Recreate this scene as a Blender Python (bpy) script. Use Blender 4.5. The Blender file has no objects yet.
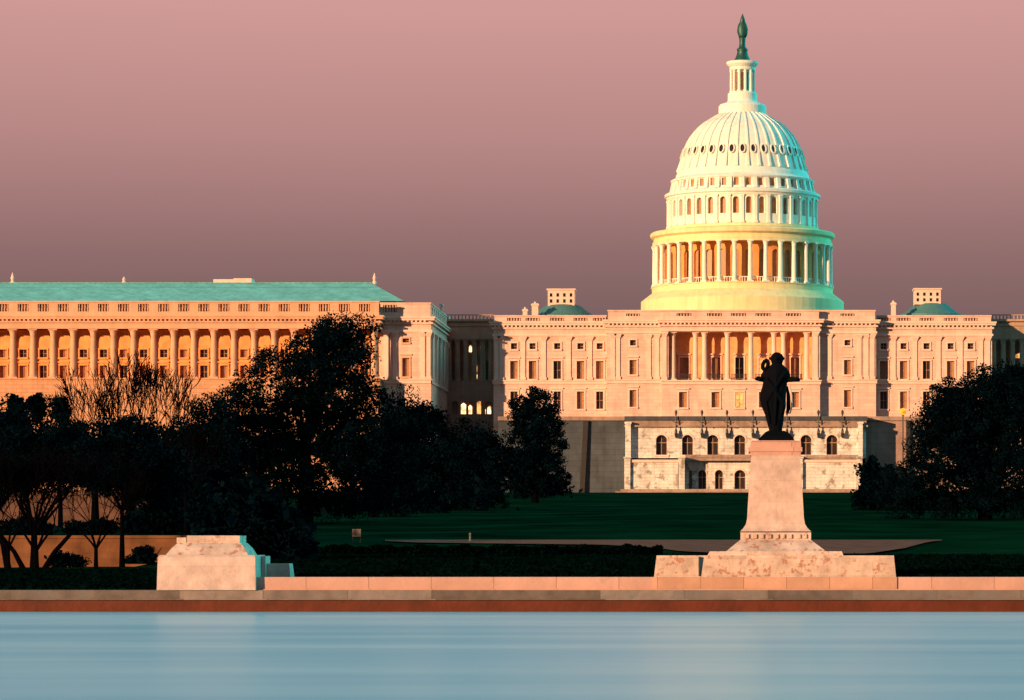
import bpy, math, random
import numpy as np
from mathutils import Vector
random.seed(7)
R = math.radians; PI = math.pi
scene = bpy.context.scene
col = scene.collection

# ------------------------------------------------------------------ camera
F = 3720.0; PX0 = 742.0; PY0 = 553.0; CZ = 3.0      # focal length in pixels, level camera 3 m above the pool
cam_d = bpy.data.cameras.new('camera'); cam = bpy.data.objects.new('camera', cam_d); col.objects.link(cam)
cam.location = (0, 0, CZ); cam.rotation_euler = (R(90), 0, 0)
cam_d.sensor_width = 36; cam_d.lens = 36*F/1024
cam_d.shift_x = (512-PX0)/1024; cam_d.shift_y = (PY0-350)/1024
cam_d.clip_start = 1; cam_d.clip_end = 12000
scene.camera = cam
# ------------------------------------------------------------------ light
SUN_AZ = 44; SUN_EL = 9
w = bpy.data.worlds.new('World'); scene.world = w; w.use_nodes = True
nt = w.node_tree; nt.nodes.clear(); N = nt.nodes.new; L = nt.links.new
out = N('ShaderNodeOutputWorld'); bg = N('ShaderNodeBackground'); bg2 = N('ShaderNodeBackground'); add = N('ShaderNodeAddShader')
tc = N('ShaderNodeTexCoord'); sep = N('ShaderNodeSeparateXYZ'); L(tc.outputs['Generated'], sep.inputs[0])
ns = N('ShaderNodeTexNoise'); ns.inputs['Scale'].default_value = 2.2; ns.inputs['Detail'].default_value = 3
mp = N('ShaderNodeMapping'); mp.inputs['Scale'].default_value = (1, 1, 7); L(tc.outputs['Generated'], mp.inputs[0]); L(mp.outputs[0], ns.inputs['Vector'])
ma = N('ShaderNodeMath'); ma.operation = 'MULTIPLY_ADD'; ma.inputs[1].default_value = .014; L(ns.outputs[0], ma.inputs[0])
ms = N('ShaderNodeMath'); ms.operation = 'SUBTRACT'; ms.inputs[1].default_value = .007; L(sep.outputs[2], ms.inputs[0]); L(ms.outputs[0], ma.inputs[2])
cr = N('ShaderNodeValToRGB'); L(ma.outputs[0], cr.inputs[0])
stops = [(0, (.138, .080, .082)), (.062, (.143, .080, .083)), (.085, (.222, .116, .115)), (.112, (.355, .180, .172)), (.146, (.475, .240, .225)),
         (.24, (.40, .21, .22)), (.55, (.12, .22, .28)), (1, (.09, .235, .32))]
e = cr.color_ramp.elements
e[0].position = 0; e[0].color = (*stops[0][1], 1); e[1].position = 1; e[1].color = (*stops[-1][1], 1)
for p, c in stops[1:-1]:
    q = e.new(p); q.color = (*c, 1)
dt = N('ShaderNodeVectorMath'); dt.operation = 'DOT_PRODUCT'; dt.inputs[1].default_value = (.93, .32, .17); L(tc.outputs['Generated'], dt.inputs[0])
mr = N('ShaderNodeMapRange'); mr.interpolation_type = 'SMOOTHSTEP'; mr.inputs['From Min'].default_value = .64; mr.inputs['From Max'].default_value = .92
L(dt.outputs['Value'], mr.inputs['Value'])
mx = N('ShaderNodeMix'); mx.data_type = 'RGBA'; L(mr.outputs[0], mx.inputs[0]); L(cr.outputs[0], mx.inputs[6]); mx.inputs[7].default_value = (.05, 2.7, 2.6, 1)
ym = N('ShaderNodeMapRange'); ym.inputs['From Min'].default_value = -.5; ym.inputs['From Max'].default_value = .5; ym.inputs['To Min'].default_value = .35; ym.inputs['To Max'].default_value = 1   # duller sky behind the camera
zm = N('ShaderNodeMapRange'); zm.inputs['From Min'].default_value = .4; zm.inputs['From Max'].default_value = .8; L(sep.outputs[1], ym.inputs[0]); L(sep.outputs[2], zm.inputs[0])
mm = N('ShaderNodeMath'); mm.operation = 'MAXIMUM'; L(ym.outputs[0], mm.inputs[0]); L(zm.outputs[0], mm.inputs[1])
dm = N('ShaderNodeMix'); dm.data_type = 'RGBA'; dm.blend_type = 'MULTIPLY'; dm.inputs[0].default_value = 1; L(mx.outputs[2], dm.inputs[6]); L(mm.outputs[0], dm.inputs[7])
L(dm.outputs[2], bg.inputs[0]); bg.inputs[1].default_value = 1.0
sky = N('ShaderNodeTexSky'); sky.sky_type = 'NISHITA'; sky.sun_disc = False
sky.sun_elevation = R(SUN_EL); sky.sun_rotation = PI+R(SUN_AZ)
L(sky.outputs[0], bg2.inputs[0]); bg2.inputs[1].default_value = .002
L(bg.outputs[0], add.inputs[0]); L(bg2.outputs[0], add.inputs[1]); L(add.outputs[0], out.inputs[0])
sd = bpy.data.lights.new('sun', 'SUN'); sun = bpy.data.objects.new('sun', sd); col.objects.link(sun)
sd.energy = 5.0; sd.angle = R(.6); sd.color = (1, .61, .30)
dv = Vector((math.sin(R(SUN_AZ))*math.cos(R(SUN_EL)), math.cos(R(SUN_AZ))*math.cos(R(SUN_EL)), -math.sin(R(SUN_EL))))
sun.rotation_euler = dv.to_track_quat('-Z', 'Y').to_euler(); sun.location = (-60, 20, 60)
scene.view_settings.view_transform = 'Standard'; scene.view_settings.look = 'None'
scene.view_settings.exposure = 0.4; scene.view_settings.gamma = 1
scene.render.resolution_x = 1024; scene.render.resolution_y = 700

# ------------------------------------------------------------------ helpers
# each group of things is written in its own site coordinates; OFF[0] is how far that site's origin lies beyond the camera
OFF = [0.0]
def fx(px, Y): return (px-PX0)*(Y+OFF[0])/F
def fz(py, Y): return CZ+(PY0-py)*(Y+OFF[0])/F
def W(l): return Vector((l[0], l[1]+OFF[0], l[2]))

class MB:
    def __init__(s): s.v = []; s.f = []
    def poly(s, pts):
        n = len(s.v); s.v += [tuple(p) for p in pts]; s.f.append(tuple(range(n, n+len(pts))))
    def box(s, x0, x1, y0, y1, z0, z1):
        n = len(s.v)
        s.v += [(x0,y0,z0),(x1,y0,z0),(x1,y1,z0),(x0,y1,z0),(x0,y0,z1),(x1,y0,z1),(x1,y1,z1),(x0,y1,z1)]
        for q in ((0,3,2,1),(4,5,6,7),(0,1,5,4),(1,2,6,5),(2,3,7,6),(3,0,4,7)): s.f.append(tuple(n+i for i in q))
    def frus(s, a, b, z0, z1):      # a,b = (x0,x1,y0,y1) bottom / top
        n = len(s.v)
        s.v += [(a[0],a[2],z0),(a[1],a[2],z0),(a[1],a[3],z0),(a[0],a[3],z0),(b[0],b[2],z1),(b[1],b[2],z1),(b[1],b[3],z1),(b[0],b[3],z1)]
        for q in ((0,3,2,1),(4,5,6,7),(0,1,5,4),(1,2,6,5),(2,3,7,6),(3,0,4,7)): s.f.append(tuple(n+i for i in q))
    def lathe(s, prof, cx, cy, seg=24, a0=0, cap=True, sx=1, sy=1):
        n = len(s.v); m = len(prof)
        for (r, z) in prof:
            for k in range(seg):
                a = a0+2*PI*k/seg; s.v.append((cx+r*sx*math.cos(a), cy+r*sy*math.sin(a), z))
        for i in range(m-1):
            for k in range(seg):
                k2 = (k+1) % seg
                s.f.append((n+i*seg+k, n+i*seg+k2, n+(i+1)*seg+k2, n+(i+1)*seg+k))
        if cap:
            s.f.append(tuple(n+k for k in reversed(range(seg)))); s.f.append(tuple(n+(m-1)*seg+k for k in range(seg)))
    def tube(s, pts, rad, seg=6, cap=True):
        n = len(s.v); pts = [Vector(p) for p in pts]; m = len(pts)
        if not hasattr(rad, '__len__'): rad = [rad]*m
        for i, p in enumerate(pts):
            d = (pts[min(i+1, m-1)]-pts[max(i-1, 0)])
            if d.length < 1e-6: d = Vector((0, 0, 1))
            d.normalize(); up = Vector((1, 0, 0)) if abs(d.x) < .8 else Vector((0, 1, 0))
            u = d.cross(up).normalized(); q = d.cross(u)
            for k in range(seg):
                a = 2*PI*k/seg; s.v.append(tuple(p+(u*math.cos(a)+q*math.sin(a))*rad[i]))
        for i in range(m-1):
            for k in range(seg):
                k2 = (k+1) % seg; s.f.append((n+i*seg+k, n+(i+1)*seg+k, n+(i+1)*seg+k2, n+i*seg+k2))
        if cap:
            s.f.append(tuple(n+k for k in range(seg))); s.f.append(tuple(n+(m-1)*seg+k for k in reversed(range(seg))))
    def ball(s, c, r, seg=12, sx=1, sy=1, sz=1):
        pr = [(max(.001, r*math.sin(PI*i/8)), c[2]-sz*r*math.cos(PI*i/8)) for i in range(9)]
        s.lathe(pr, c[0], c[1], seg, sx=sx, sy=sy)

def inhole(u, z, h): return h[0] < u < h[1] and h[2] < z < h[3]
def wall_holes(mb, u0, u1, z0, z1, holes, depth, f, extra=()):
    """flat or bent wall in (u, z, d) with real openings; a hole is (ua, ub, za, zb, arched)"""
    us = sorted({u0, u1, *extra, *[h[0] for h in holes], *[h[1] for h in holes]}); zs = sorted({z0, z1, *[h[2] for h in holes], *[h[3] for h in holes]})
    us = [u for u in us if u0 <= u <= u1]
    for a, b in zip(us, us[1:]):
        hs = [h for h in holes if h[0] < (a+b)/2 < h[1]]
        zz = sorted({z0, z1, *[h[2] for h in hs], *[h[3] for h in hs]})
        for c, d in zip(zz, zz[1:]):
            if any(h[2] < (c+d)/2 < h[3] for h in hs): continue
            mb.poly([f(a, c, 0), f(b, c, 0), f(b, d, 0), f(a, d, 0)])
    for h in holes:
        a, b, c, d, arch = h
        if arch:
            r = (b-a)/2; uc = (a+b)/2; zc = d-r
            P = [(uc+r*math.cos(t), zc+r*math.sin(t)) for t in [PI*i/10 for i in range(11)]]
            for i in range(5): mb.poly([f(b, d, 0), f(*P[i+1], 0), f(*P[i], 0)])
            for i in range(5, 10): mb.poly([f(a, d, 0), f(*P[i+1], 0), f(*P[i], 0)])
            for i in range(10): mb.poly([f(*P[i], 0), f(*P[i+1], 0), f(*P[i+1], depth), f(*P[i], depth)])
            top = zc
        else:
            top = d; mb.poly([f(a, d, 0), f(b, d, 0), f(b, d, depth), f(a, d, depth)])
        mb.poly([f(a, c, 0), f(a, top, 0), f(a, top, depth), f(a, c, depth)])
        mb.poly([f(b, top, 0), f(b, c, 0), f(b, c, depth), f(b, top, depth)])
        mb.poly([f(b, c, 0), f(a, c, 0), f(a, c, depth), f(b, c, depth)])

WORLD = {}
def wpos(o): return WORLD.get(o.name, Vector((0, 0, 0)))
def tag(o, label=None, cat=None, group=None, kind=None):
    if label: o['label'] = label
    if cat: o['category'] = cat
    if group: o['group'] = group
    if kind: o['kind'] = kind
    return o
def empty(name, loc, label, cat, group=None):
    o = bpy.data.objects.new(name, None); col.objects.link(o); o.location = W(loc); WORLD[o.name] = W(loc)
    o.empty_display_size = .5
    return tag(o, label, cat, group)
def obj(name, mb, mat, parent=None, smooth=False, origin=None):
    v = np.array(mb.v, dtype=float)
    if origin is None: c = np.array([(v[:,0].min()+v[:,0].max())/2, (v[:,1].min()+v[:,1].max())/2, v[:,2].min()])
    else: c = np.array(origin, dtype=float)
    me = bpy.data.meshes.new(name); me.from_pydata([tuple(p) for p in (v-c)], [], mb.f); me.validate()
    me.materials.append(mat)
    if smooth: me.polygons.foreach_set('use_smooth', [True]*len(me.polygons))
    me.update()
    if origin is None: c = c+np.array([0, OFF[0], 0])
    o = bpy.data.objects.new(name, me); col.objects.link(o); WORLD[o.name] = Vector(c)
    if parent: o.parent = parent; o.location = Vector(c)-wpos(parent)
    else: o.location = c
    return o
def dup(src, parent, loc, rz=0):                    # copy of one part (shared mesh) at a world position
    o = src.copy(); col.objects.link(o); WORLD[o.name] = W(loc); o.parent = parent
    o.location = W(loc)-wpos(parent); o.rotation_euler = (0, 0, rz); return o

# ------------------------------------------------------------------ materials
def mat_new(name):
    m = bpy.data.materials.new(name); m.use_nodes = True; b = m.node_tree.nodes['Principled BSDF']; return m, m.node_tree, b
def stone(name, c, var=.12, rough=.85, brick=None, streak=0, spot=0, spotcol=(.12, .07, .05), bump=.3, nscale=.35):
    m, t, b = mat_new(name); N = t.nodes.new; L = t.links.new
    g = N('ShaderNodeNewGeometry')
    no = N('ShaderNodeTexNoise'); no.inputs['Scale'].default_value = nscale; no.inputs['Detail'].default_value = 6; L(g.outputs['Position'], no.inputs['Vector'])
    mr = N('ShaderNodeMapRange'); mr.inputs['From Min'].default_value = .3; mr.inputs['From Max'].default_value = .7
    mr.inputs['To Min'].default_value = 1-var; mr.inputs['To Max'].default_value = 1+var*.6; L(no.outputs[0], mr.inputs[0])
    mul = N('ShaderNodeMix'); mul.data_type = 'RGBA'; mul.blend_type = 'MULTIPLY'; mul.inputs[0].default_value = 1
    mul.inputs[6].default_value = (*c, 1); L(mr.outputs[0], mul.inputs[7]); cur = mul.outputs[2]
    if streak:
        mp = N('ShaderNodeMapping'); mp.inputs['Scale'].default_value = (1, 1, .12); L(g.outputs['Position'], mp.inputs[0])
        n2 = N('ShaderNodeTexNoise'); n2.inputs['Scale'].default_value = 1.1; n2.inputs['Detail'].default_value = 4; L(mp.outputs[0], n2.inputs['Vector'])
        r2 = N('ShaderNodeMapRange'); r2.inputs['From Min'].default_value = .45; r2.inputs['From Max'].default_value = .75; r2.inputs['To Min'].default_value = 1; r2.inputs['To Max'].default_value = 1-streak
        L(n2.outputs[0], r2.inputs[0]); x = N('ShaderNodeMix'); x.data_type = 'RGBA'; x.blend_type = 'MULTIPLY'; x.inputs[0].default_value = 1
        L(cur, x.inputs[6]); L(r2.outputs[0], x.inputs[7]); cur = x.outputs[2]
    if brick:
        sx = N('ShaderNodeSeparateXYZ'); L(g.outputs['Position'], sx.inputs[0]); ad = N('ShaderNodeMath'); L(sx.outputs[0], ad.inputs[0]); L(sx.outputs[1], ad.inputs[1])
        cb = N('ShaderNodeCombineXYZ'); L(ad.outputs[0], cb.inputs[0]); L(sx.outputs[2], cb.inputs[1])
        br = N('ShaderNodeTexBrick'); L(cb.outputs[0], br.inputs['Vector']); br.inputs['Scale'].default_value = 1
        br.inputs['Brick Width'].default_value = brick[0]; br.inputs['Row Height'].default_value = brick[1]; br.inputs['Mortar Size'].default_value = brick[2]
        br.inputs['Color1'].default_value = (1, 1, 1, 1); k = brick[3]; br.inputs['Color2'].default_value = (k, k*.98, k*.96, 1); br.inputs['Mortar'].default_value = (.55, .5, .45, 1)
        x = N('ShaderNodeMix'); x.data_type = 'RGBA'; x.blend_type = 'MULTIPLY'; x.inputs[0].default_value = 1
        L(cur, x.inputs[6]); L(br.outputs[0], x.inputs[7]); cur = x.outputs[2]
    if spot:
        n3 = N('ShaderNodeTexNoise'); n3.inputs['Scale'].default_value = spot[0]; n3.inputs['Detail'].default_value = 5; n3.inputs['Roughness'].default_value = .65; L(g.outputs['Position'], n3.inputs['Vector'])
        r3 = N('ShaderNodeMapRange'); r3.inputs['From Min'].default_value = spot[1]; r3.inputs['From Max'].default_value = spot[1]+.08; L(n3.outputs[0], r3.inputs[0])
        m3 = N('ShaderNodeMath'); m3.operation = 'MULTIPLY'; m3.inputs[1].default_value = spot[2]; L(r3.outputs[0], m3.inputs[0])
        x = N('ShaderNodeMix'); x.data_type = 'RGBA'; L(m3.outputs[0], x.inputs[0]); L(cur, x.inputs[6]); x.inputs[7].default_value = (*spotcol, 1); cur = x.outputs[2]
    L(cur, b.inputs['Base Color']); b.inputs['Roughness'].default_value = rough; b.inputs['Specular IOR Level'].default_value = .2
    if bump:
        bp = N('ShaderNodeBump'); bp.inputs['Strength'].default_value = bump; bp.inputs['Distance'].default_value = .1
        n4 = N('ShaderNodeTexNoise'); n4.inputs['Scale'].default_value = 3; n4.inputs['Detail'].default_value = 5; L(g.outputs['Position'], n4.inputs['Vector'])
        L(n4.outputs[0], bp.inputs['Height']); L(bp.outputs[0], b.inputs['Normal'])
    return m
def plain(name, c, rough=.5, metal=0, spec=.5):
    return stone_like(name, c, rough, metal, spec)
def stone_like(name, c, rough, metal, spec):
    m, t, b = mat_new(name); g = t.nodes.new('ShaderNodeNewGeometry'); no = t.nodes.new('ShaderNodeTexNoise'); no.inputs['Scale'].default_value = 1.5; no.inputs['Detail'].default_value = 4
    t.links.new(g.outputs['Position'], no.inputs['Vector'])
    mr = t.nodes.new('ShaderNodeMapRange'); mr.inputs['To Min'].default_value = .7; mr.inputs['To Max'].default_value = 1.3; t.links.new(no.outputs[0], mr.inputs[0])
    x = t.nodes.new('ShaderNodeMix'); x.data_type = 'RGBA'; x.blend_type = 'MULTIPLY'; x.inputs[0].default_value = 1; x.inputs[6].default_value = (*c, 1); t.links.new(mr.outputs[0], x.inputs[7])
    t.links.new(x.outputs[2], b.inputs['Base Color']); b.inputs['Roughness'].default_value = rough; b.inputs['Metallic'].default_value = metal; b.inputs['Specular IOR Level'].default_value = spec
    return m
def lit(name, c, s):
    m, t, b = mat_new(name); b.inputs['Base Color'].default_value = (*[k*.5 for k in c], 1); b.inputs['Emission Color'].default_value = (*c, 1)
    g = t.nodes.new('ShaderNodeNewGeometry'); no = t.nodes.new('ShaderNodeTexNoise'); no.inputs['Scale'].default_value = .9; t.links.new(g.outputs['Position'], no.inputs['Vector'])
    mr = t.nodes.new('ShaderNodeMapRange'); mr.inputs['From Min'].default_value = .35; mr.inputs['From Max'].default_value = .65; mr.inputs['To Min'].default_value = .35*s; mr.inputs['To Max'].default_value = 1.3*s
    t.links.new(no.outputs[0], mr.inputs[0]); t.links.new(mr.outputs[0], b.inputs['Emission Strength'])
    return m
M = {}
M['facade'] = stone('facade_stone', (.84, .56, .50), .12, brick=(2.2, .75, .014, .87), streak=.16)
M['trim'] = stone('trim_stone', (.87, .60, .53), .10, streak=.1)
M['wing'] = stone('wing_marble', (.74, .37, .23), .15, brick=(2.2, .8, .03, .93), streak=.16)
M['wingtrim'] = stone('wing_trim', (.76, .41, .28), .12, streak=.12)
M['ochre'] = stone('ochre_glow_wall', (.88, .38, .15), .25, nscale=.5)  # orange glow inside the wing loggia is put into the wall colour
M['ochre2'] = stone('peach_glow_wall', (.85, .42, .20), .3, nscale=.5)  # warm light in the portico loggia is put into the wall colour
M['domebase'] = stone('dome_glow_cream', (.88, .74, .42), .1, rough=.6, streak=.15, bump=.1)  # yellow glow of the lower dome is put into this colour
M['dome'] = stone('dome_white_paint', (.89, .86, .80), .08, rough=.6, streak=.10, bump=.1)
M['drum'] = stone('drum_glow_wall', (.85, .36, .12), .15, rough=.7)  # orange glow behind the colonnade is put into the drum colour
M['grey'] = stone('grey_stone_and_shade', (.085, .10, .13), .2, brick=(3, 1.2, .03, .9), streak=.25)  # dark tone carries the left flank wall's shade; plain grey stone elsewhere
M['terrace'] = stone('terrace_marble', (.84, .78, .78), .25, brick=(2, .7, .03, .92), streak=.25, spot=(.6, .54, .75), spotcol=(.22, .16, .13))
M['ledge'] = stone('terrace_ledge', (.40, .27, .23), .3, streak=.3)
M['link'] = stone('link_shaded_marble', (.50, .32, .25), .15, brick=(2.2, .75, .014, .94), streak=.2)  # darker copy of the marble, shade of the links put into the colour
M['brown'] = stone('brown_granite', (.42, .27, .24), .2, brick=(3, 1.2, .02, .9), streak=.2)
M['balu'] = stone('brown_sash_stone', (.42, .26, .2), .25)  # even brown for sashes, frames, sign panel and bollard
M['pedestal'] = stone('pedestal_marble', (.68, .49, .44), .25, brick=(1.9, .9, .006, .85), spot=(2.8, .54, .85), spotcol=(.40, .17, .11), nscale=1.2, bump=.5)
M['shaft'] = stone('pedestal_shaft_marble', (.64, .45, .41), .22, brick=(5, 1.15, .004, .95), spot=(1.6, .60, .35), spotcol=(.42, .24, .19), nscale=1.4, bump=.5, streak=.12)
M['wallp'] = stone('parapet_stone', (.60, .33, .28), .1, brick=(3.2, 3, .02, .88), nscale=.8, spot=(1.1, .66, .3), spotcol=(.25, .2, .2))
M['plinth'] = stone('orange_plinth_stone', (.60, .31, .22), .15, brick=(2.2, 3, .02, .85), nscale=.8, spot=(1.4, .6, .4), spotcol=(.35, .2, .17))
M['wallg'] = stone('coping_stone', (.27, .21, .20), .35, spot=(.5, .55, .6), spotcol=(.13, .12, .125), brick=(4.3, 3, .03, .5), nscale=1)
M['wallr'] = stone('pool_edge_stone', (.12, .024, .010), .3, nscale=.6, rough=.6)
M['copper'] = stone('green_copper_roof', (.22, .60, .56), .2, rough=.6, brick=(1.2, 60, .05, .9), streak=.25, bump=.05)
M['copper2'] = stone('dark_copper_roof', (.07, .20, .21), .12, rough=.6, bump=.05)
M['bronze'] = plain('dark_bronze', (.003, .0035, .006), .85, 0, .03)
M['verd'] = plain('green_bronze', (.02, .09, .085), .5, .4)
M['glass'] = plain('window_glass', (.035, .025, .025), .2, 0, .6)
M['blind'] = plain('amber_window', (.42, .20, .10), .5)
M['lit'] = lit('lit_window', (1, .42, .12), 1.1)
M['bright'] = lit('bright_window', (1, .62, .28), 2.2)
M['iron'] = plain('black_iron', (.04, .035, .04), .5, .4)
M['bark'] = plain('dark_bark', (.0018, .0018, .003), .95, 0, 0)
M['path'] = stone('tan_path', (.20, .082, .066), .3, nscale=.5, rough=1)
M['path'].node_tree.nodes['Principled BSDF'].inputs['Specular IOR Level'].default_value = 0
M['retain'] = stone('tan_retaining_wall', (.21, .085, .04), .45, brick=(1.6, .5, .006, .9), nscale=.4)
M['retain2'] = stone('brown_garden_wall', (.15, .075, .06), .4, brick=(1.6, .5, .01, .85), nscale=.6, streak=.3)
M['lamp'] = lit('lamp_globe', (1, .27, .02), 1.7)
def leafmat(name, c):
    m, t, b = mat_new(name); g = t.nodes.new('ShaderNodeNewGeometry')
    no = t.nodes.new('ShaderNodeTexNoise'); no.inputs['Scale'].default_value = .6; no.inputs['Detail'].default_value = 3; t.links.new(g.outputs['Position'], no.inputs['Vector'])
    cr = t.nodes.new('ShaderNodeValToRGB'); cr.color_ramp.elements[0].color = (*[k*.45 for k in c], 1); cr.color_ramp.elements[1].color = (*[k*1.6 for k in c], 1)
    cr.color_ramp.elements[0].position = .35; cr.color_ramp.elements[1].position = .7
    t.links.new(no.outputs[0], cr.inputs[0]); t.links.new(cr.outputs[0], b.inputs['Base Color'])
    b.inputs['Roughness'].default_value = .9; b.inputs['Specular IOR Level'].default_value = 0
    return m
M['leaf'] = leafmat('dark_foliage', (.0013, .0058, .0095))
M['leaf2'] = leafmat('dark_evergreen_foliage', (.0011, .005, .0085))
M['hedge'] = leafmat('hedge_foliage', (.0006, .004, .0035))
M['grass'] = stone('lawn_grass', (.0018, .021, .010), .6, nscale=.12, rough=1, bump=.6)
M['grass'].node_tree.nodes['Principled BSDF'].inputs['Specular IOR Level'].default_value = 0
# water: long smooth swell, blue
m, t, b = mat_new('pool_water'); g = t.nodes.new('ShaderNodeNewGeometry'); mp = t.nodes.new('ShaderNodeMapping'); mp.inputs['Scale'].default_value = (.022, .13, 1)
no = t.nodes.new('ShaderNodeTexNoise'); no.inputs['Scale'].default_value = 1; no.inputs['Detail'].default_value = 4; no.inputs['Distortion'].default_value = .3
t.links.new(g.outputs['Position'], mp.inputs[0]); t.links.new(mp.outputs[0], no.inputs['Vector'])
cr = t.nodes.new('ShaderNodeValToRGB'); cr.color_ramp.elements[0].position = .32; cr.color_ramp.elements[1].position = .70
cr.color_ramp.elements[0].color = (.07, .48, .66, 1); cr.color_ramp.elements[1].color = (.36, .64, .76, 1)
t.links.new(no.outputs[0], cr.inputs[0]); t.links.new(cr.outputs[0], b.inputs['Base Color'])
b.inputs['Roughness'].default_value = .28; b.inputs['IOR'].default_value = 1.22; b.inputs['Specular IOR Level'].default_value = .5
bp = t.nodes.new('ShaderNodeBump'); bp.inputs['Strength'].default_value = .12; bp.inputs['Distance'].default_value = .3; t.links.new(no.outputs[0], bp.inputs['Height']); t.links.new(bp.outputs[0], b.inputs['Normal'])
M['water'] = m

# ------------------------------------------------------------------ terrain and pool
def lerp(x, pts):
    if x <= pts[0][0]: return pts[0][1]
    for (a, b), (c, d) in zip(pts, pts[1:]):
        if x <= c: return b+(d-b)*(x-a)/(c-a)
    return pts[-1][1]
def sm(t): t = max(0, min(1, t)); return t*t*(3-2*t)
def gz(x, y):
    main = lerp(y, [(96, 1.60), (100, 1.72), (120, 2.05), (150, 2.76), (175, 4.13), (230, 7.2), (300, 11.1), (378, 15.3), (395, 15.6), (460, 15.6), (900, 14), (4000, 10)])
    if y < 182:
        low = lerp(y, [(96, 1.06), (130, 1.5), (182, 1.65)])
        k = sm((x+57)/9.0*(182/max(y, 96))) if y > 170 else sm((x+56*(y/182.0)+ (0))/8.0)
        main = low+(main-low)*k
    return main
mb = MB()
xs = [-2500, -900, -300, -160, -120]+[-100+2*i for i in range(71)]+[60, 100, 160, 300, 900, 2500]
ys = [95.55, 96.2, 98, 100, 104, 110, 116, 123, 130, 137, 144, 150, 155, 160, 165, 170, 175, 179.9, 180.1, 184, 195, 210, 230, 250, 275, 300, 325, 350, 365, 378, 388, 400, 430, 470, 600, 900, 1600, 4000]
for y in ys:
    for x in xs:
        mb.v.append((x, 2*y, gz(x, y)+(.12*math.sin(x*.21+y*.13)*math.sin(y*.17) if 110 < y < 360 else 0)*.5))
nx = len(xs)
for j in range(len(ys)-1):
    for i in range(nx-1): mb.f.append((j*nx+i, j*nx+i+1, (j+1)*nx+i+1, (j+1)*nx+i))
o = obj('ground', mb, M['grass'], smooth=True); tag(o, kind='structure')
mb = MB(); mb.poly([(-2500, -400, 0), (2500, -400, 0), (2500, 191, 0), (-2500, 191, 0)])
o = obj('water', mb, M['water']); tag(o, kind='structure')
mb = MB(); mb.poly([(-2500, -400, -1.5), (2500, -400, -1.5), (2500, 191, -1.5), (-2500, 191, -1.5)])
o = obj('pool_floor', mb, M['wallg']); tag(o, kind='structure')
# path crossing the lawn, a thin sheet following the slope
mb = MB(); lo = [(385, 542.5), (420, 544.3), (600, 546.5), (650, 549), (680, 553), (740, 555.5), (870, 555), (905, 550), (930, 543), (945, 541.2)]
def yOf(py): return lerp(py, [(541, 175), (556, 150)][::1]) if False else 175-(py-541)*25/15.0
cols_ = []
for i in range(58):
    px = 385+i*10
    if px > 942: px = 942
    yl = yOf(lerp(px, lo)); yh = 175.0
    colpts = []
    for j in range(6):
        Y = yl+(yh-yl)*j/5.0; X = (px-PX0)*2*Y/F; colpts.append((X, 2*Y, gz(X, Y)+.13))
    cols_.append(colpts)
for a in cols_: mb.v += a
for i in range(57):
    for j in range(5): mb.f.append((i*6+j, (i+1)*6+j, (i+1)*6+j+1, i*6+j+1))
o = obj('path', mb, M['path'], smooth=True); tag(o, kind='structure')

# ------------------------------------------------------------------ pool wall
OFF[0] = 95.0
root = empty('pool_wall', (0, 95.5, 0), 'long low wall of pink and grey stone along the far edge of the pool', 'wall')
xr, xl = 60, -120
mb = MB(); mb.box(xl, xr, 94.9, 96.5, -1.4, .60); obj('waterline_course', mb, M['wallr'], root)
mb = MB(); mb.box(xl, xr, 94.75, 96.4, .603, .66); mb.box(xl, xr, 95.0, 96.4, .66, 1.10); obj('coping', mb, M['wallg'], root)
mb = MB(); mb.box(fx(257, 96), xr, 95.3, 96.1, 1.103, 1.77); mb.box(fx(255, 96), xr, 95.22, 96.15, 1.103, 1.16); obj('parapet', mb, M['wallp'], root)
# low tan retaining wall beneath the trees on the left
OFF[0] = 180.0
mb = MB(); mb.box(-130, -50, 180.0, 181.0, .8, 4.4); mb.box(-130, -50, 179.85, 181.1, 4.403, 4.7)
o = obj('retaining_wall', mb, M['retain']); tag(o, 'low tan retaining wall glimpsed behind the tree trunks at the left', 'wall')

OFF[0] = 205.0
mb = MB(); mb.box(-130, fx(178, 205), 205, 206, 3, fz(492, 205)); mb.box(-130, fx(179, 205), 204.85, 206.1, fz(492, 205)+.003, fz(490, 205))
o = obj('garden_wall', mb, M['retain2']); tag(o, 'higher brown wall glimpsed through bare twigs above the low tan wall at left', 'wall')
# ------------------------------------------------------------------ small stepped pedestal left
OFF[0] = 95.0
Yp = 95.6
root = empty('empty_pedestal', (fx(205, Yp), Yp+1.5, 1.1), 'squat empty stone pedestal with rough stepped top, standing on the pool wall at the left', 'pedestal')
mb = MB(); a = fx(156.8, 94.9); b_ = fx(257.5, Yp); zt = fz(555, Yp)
mb.frus((a, b_, 94.85, 99.2), (a+.05, b_-.03, 94.9, 99.1), 1.103, zt-.1); mb.frus((a+.05, b_-.03, 94.9, 99.1), (a+.13, b_-.08, 95.0, 99.05), zt-.1, zt)
obj('base_block', mb, M['shaft'], root)
mb = MB(); mb.frus((fx(167, Yp), fx(249, Yp), 95.2, 98.8), (fx(172, Yp), fx(245, Yp), 95.5, 98.6), zt+.003, fz(548, Yp)); mb.frus((fx(172, Yp), fx(245, Yp), 95.5, 98.6), (fx(177, Yp), fx(240, Yp), 95.8, 98.5), fz(548, Yp), fz(543, Yp)); obj('moulded_course', mb, M['pedestal'], root)
mb = MB(); mb.box(fx(186, Yp), fx(239, Yp), 95.9, 98.4, fz(543, Yp)+.003, fz(535.5, Yp)); mb.box(fx(175.5, Yp), fx(185, Yp), 96, 98.2, fz(543, Yp)+.003, fz(537.5, Yp)); obj('top_course', mb, M['pedestal'], root)
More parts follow.
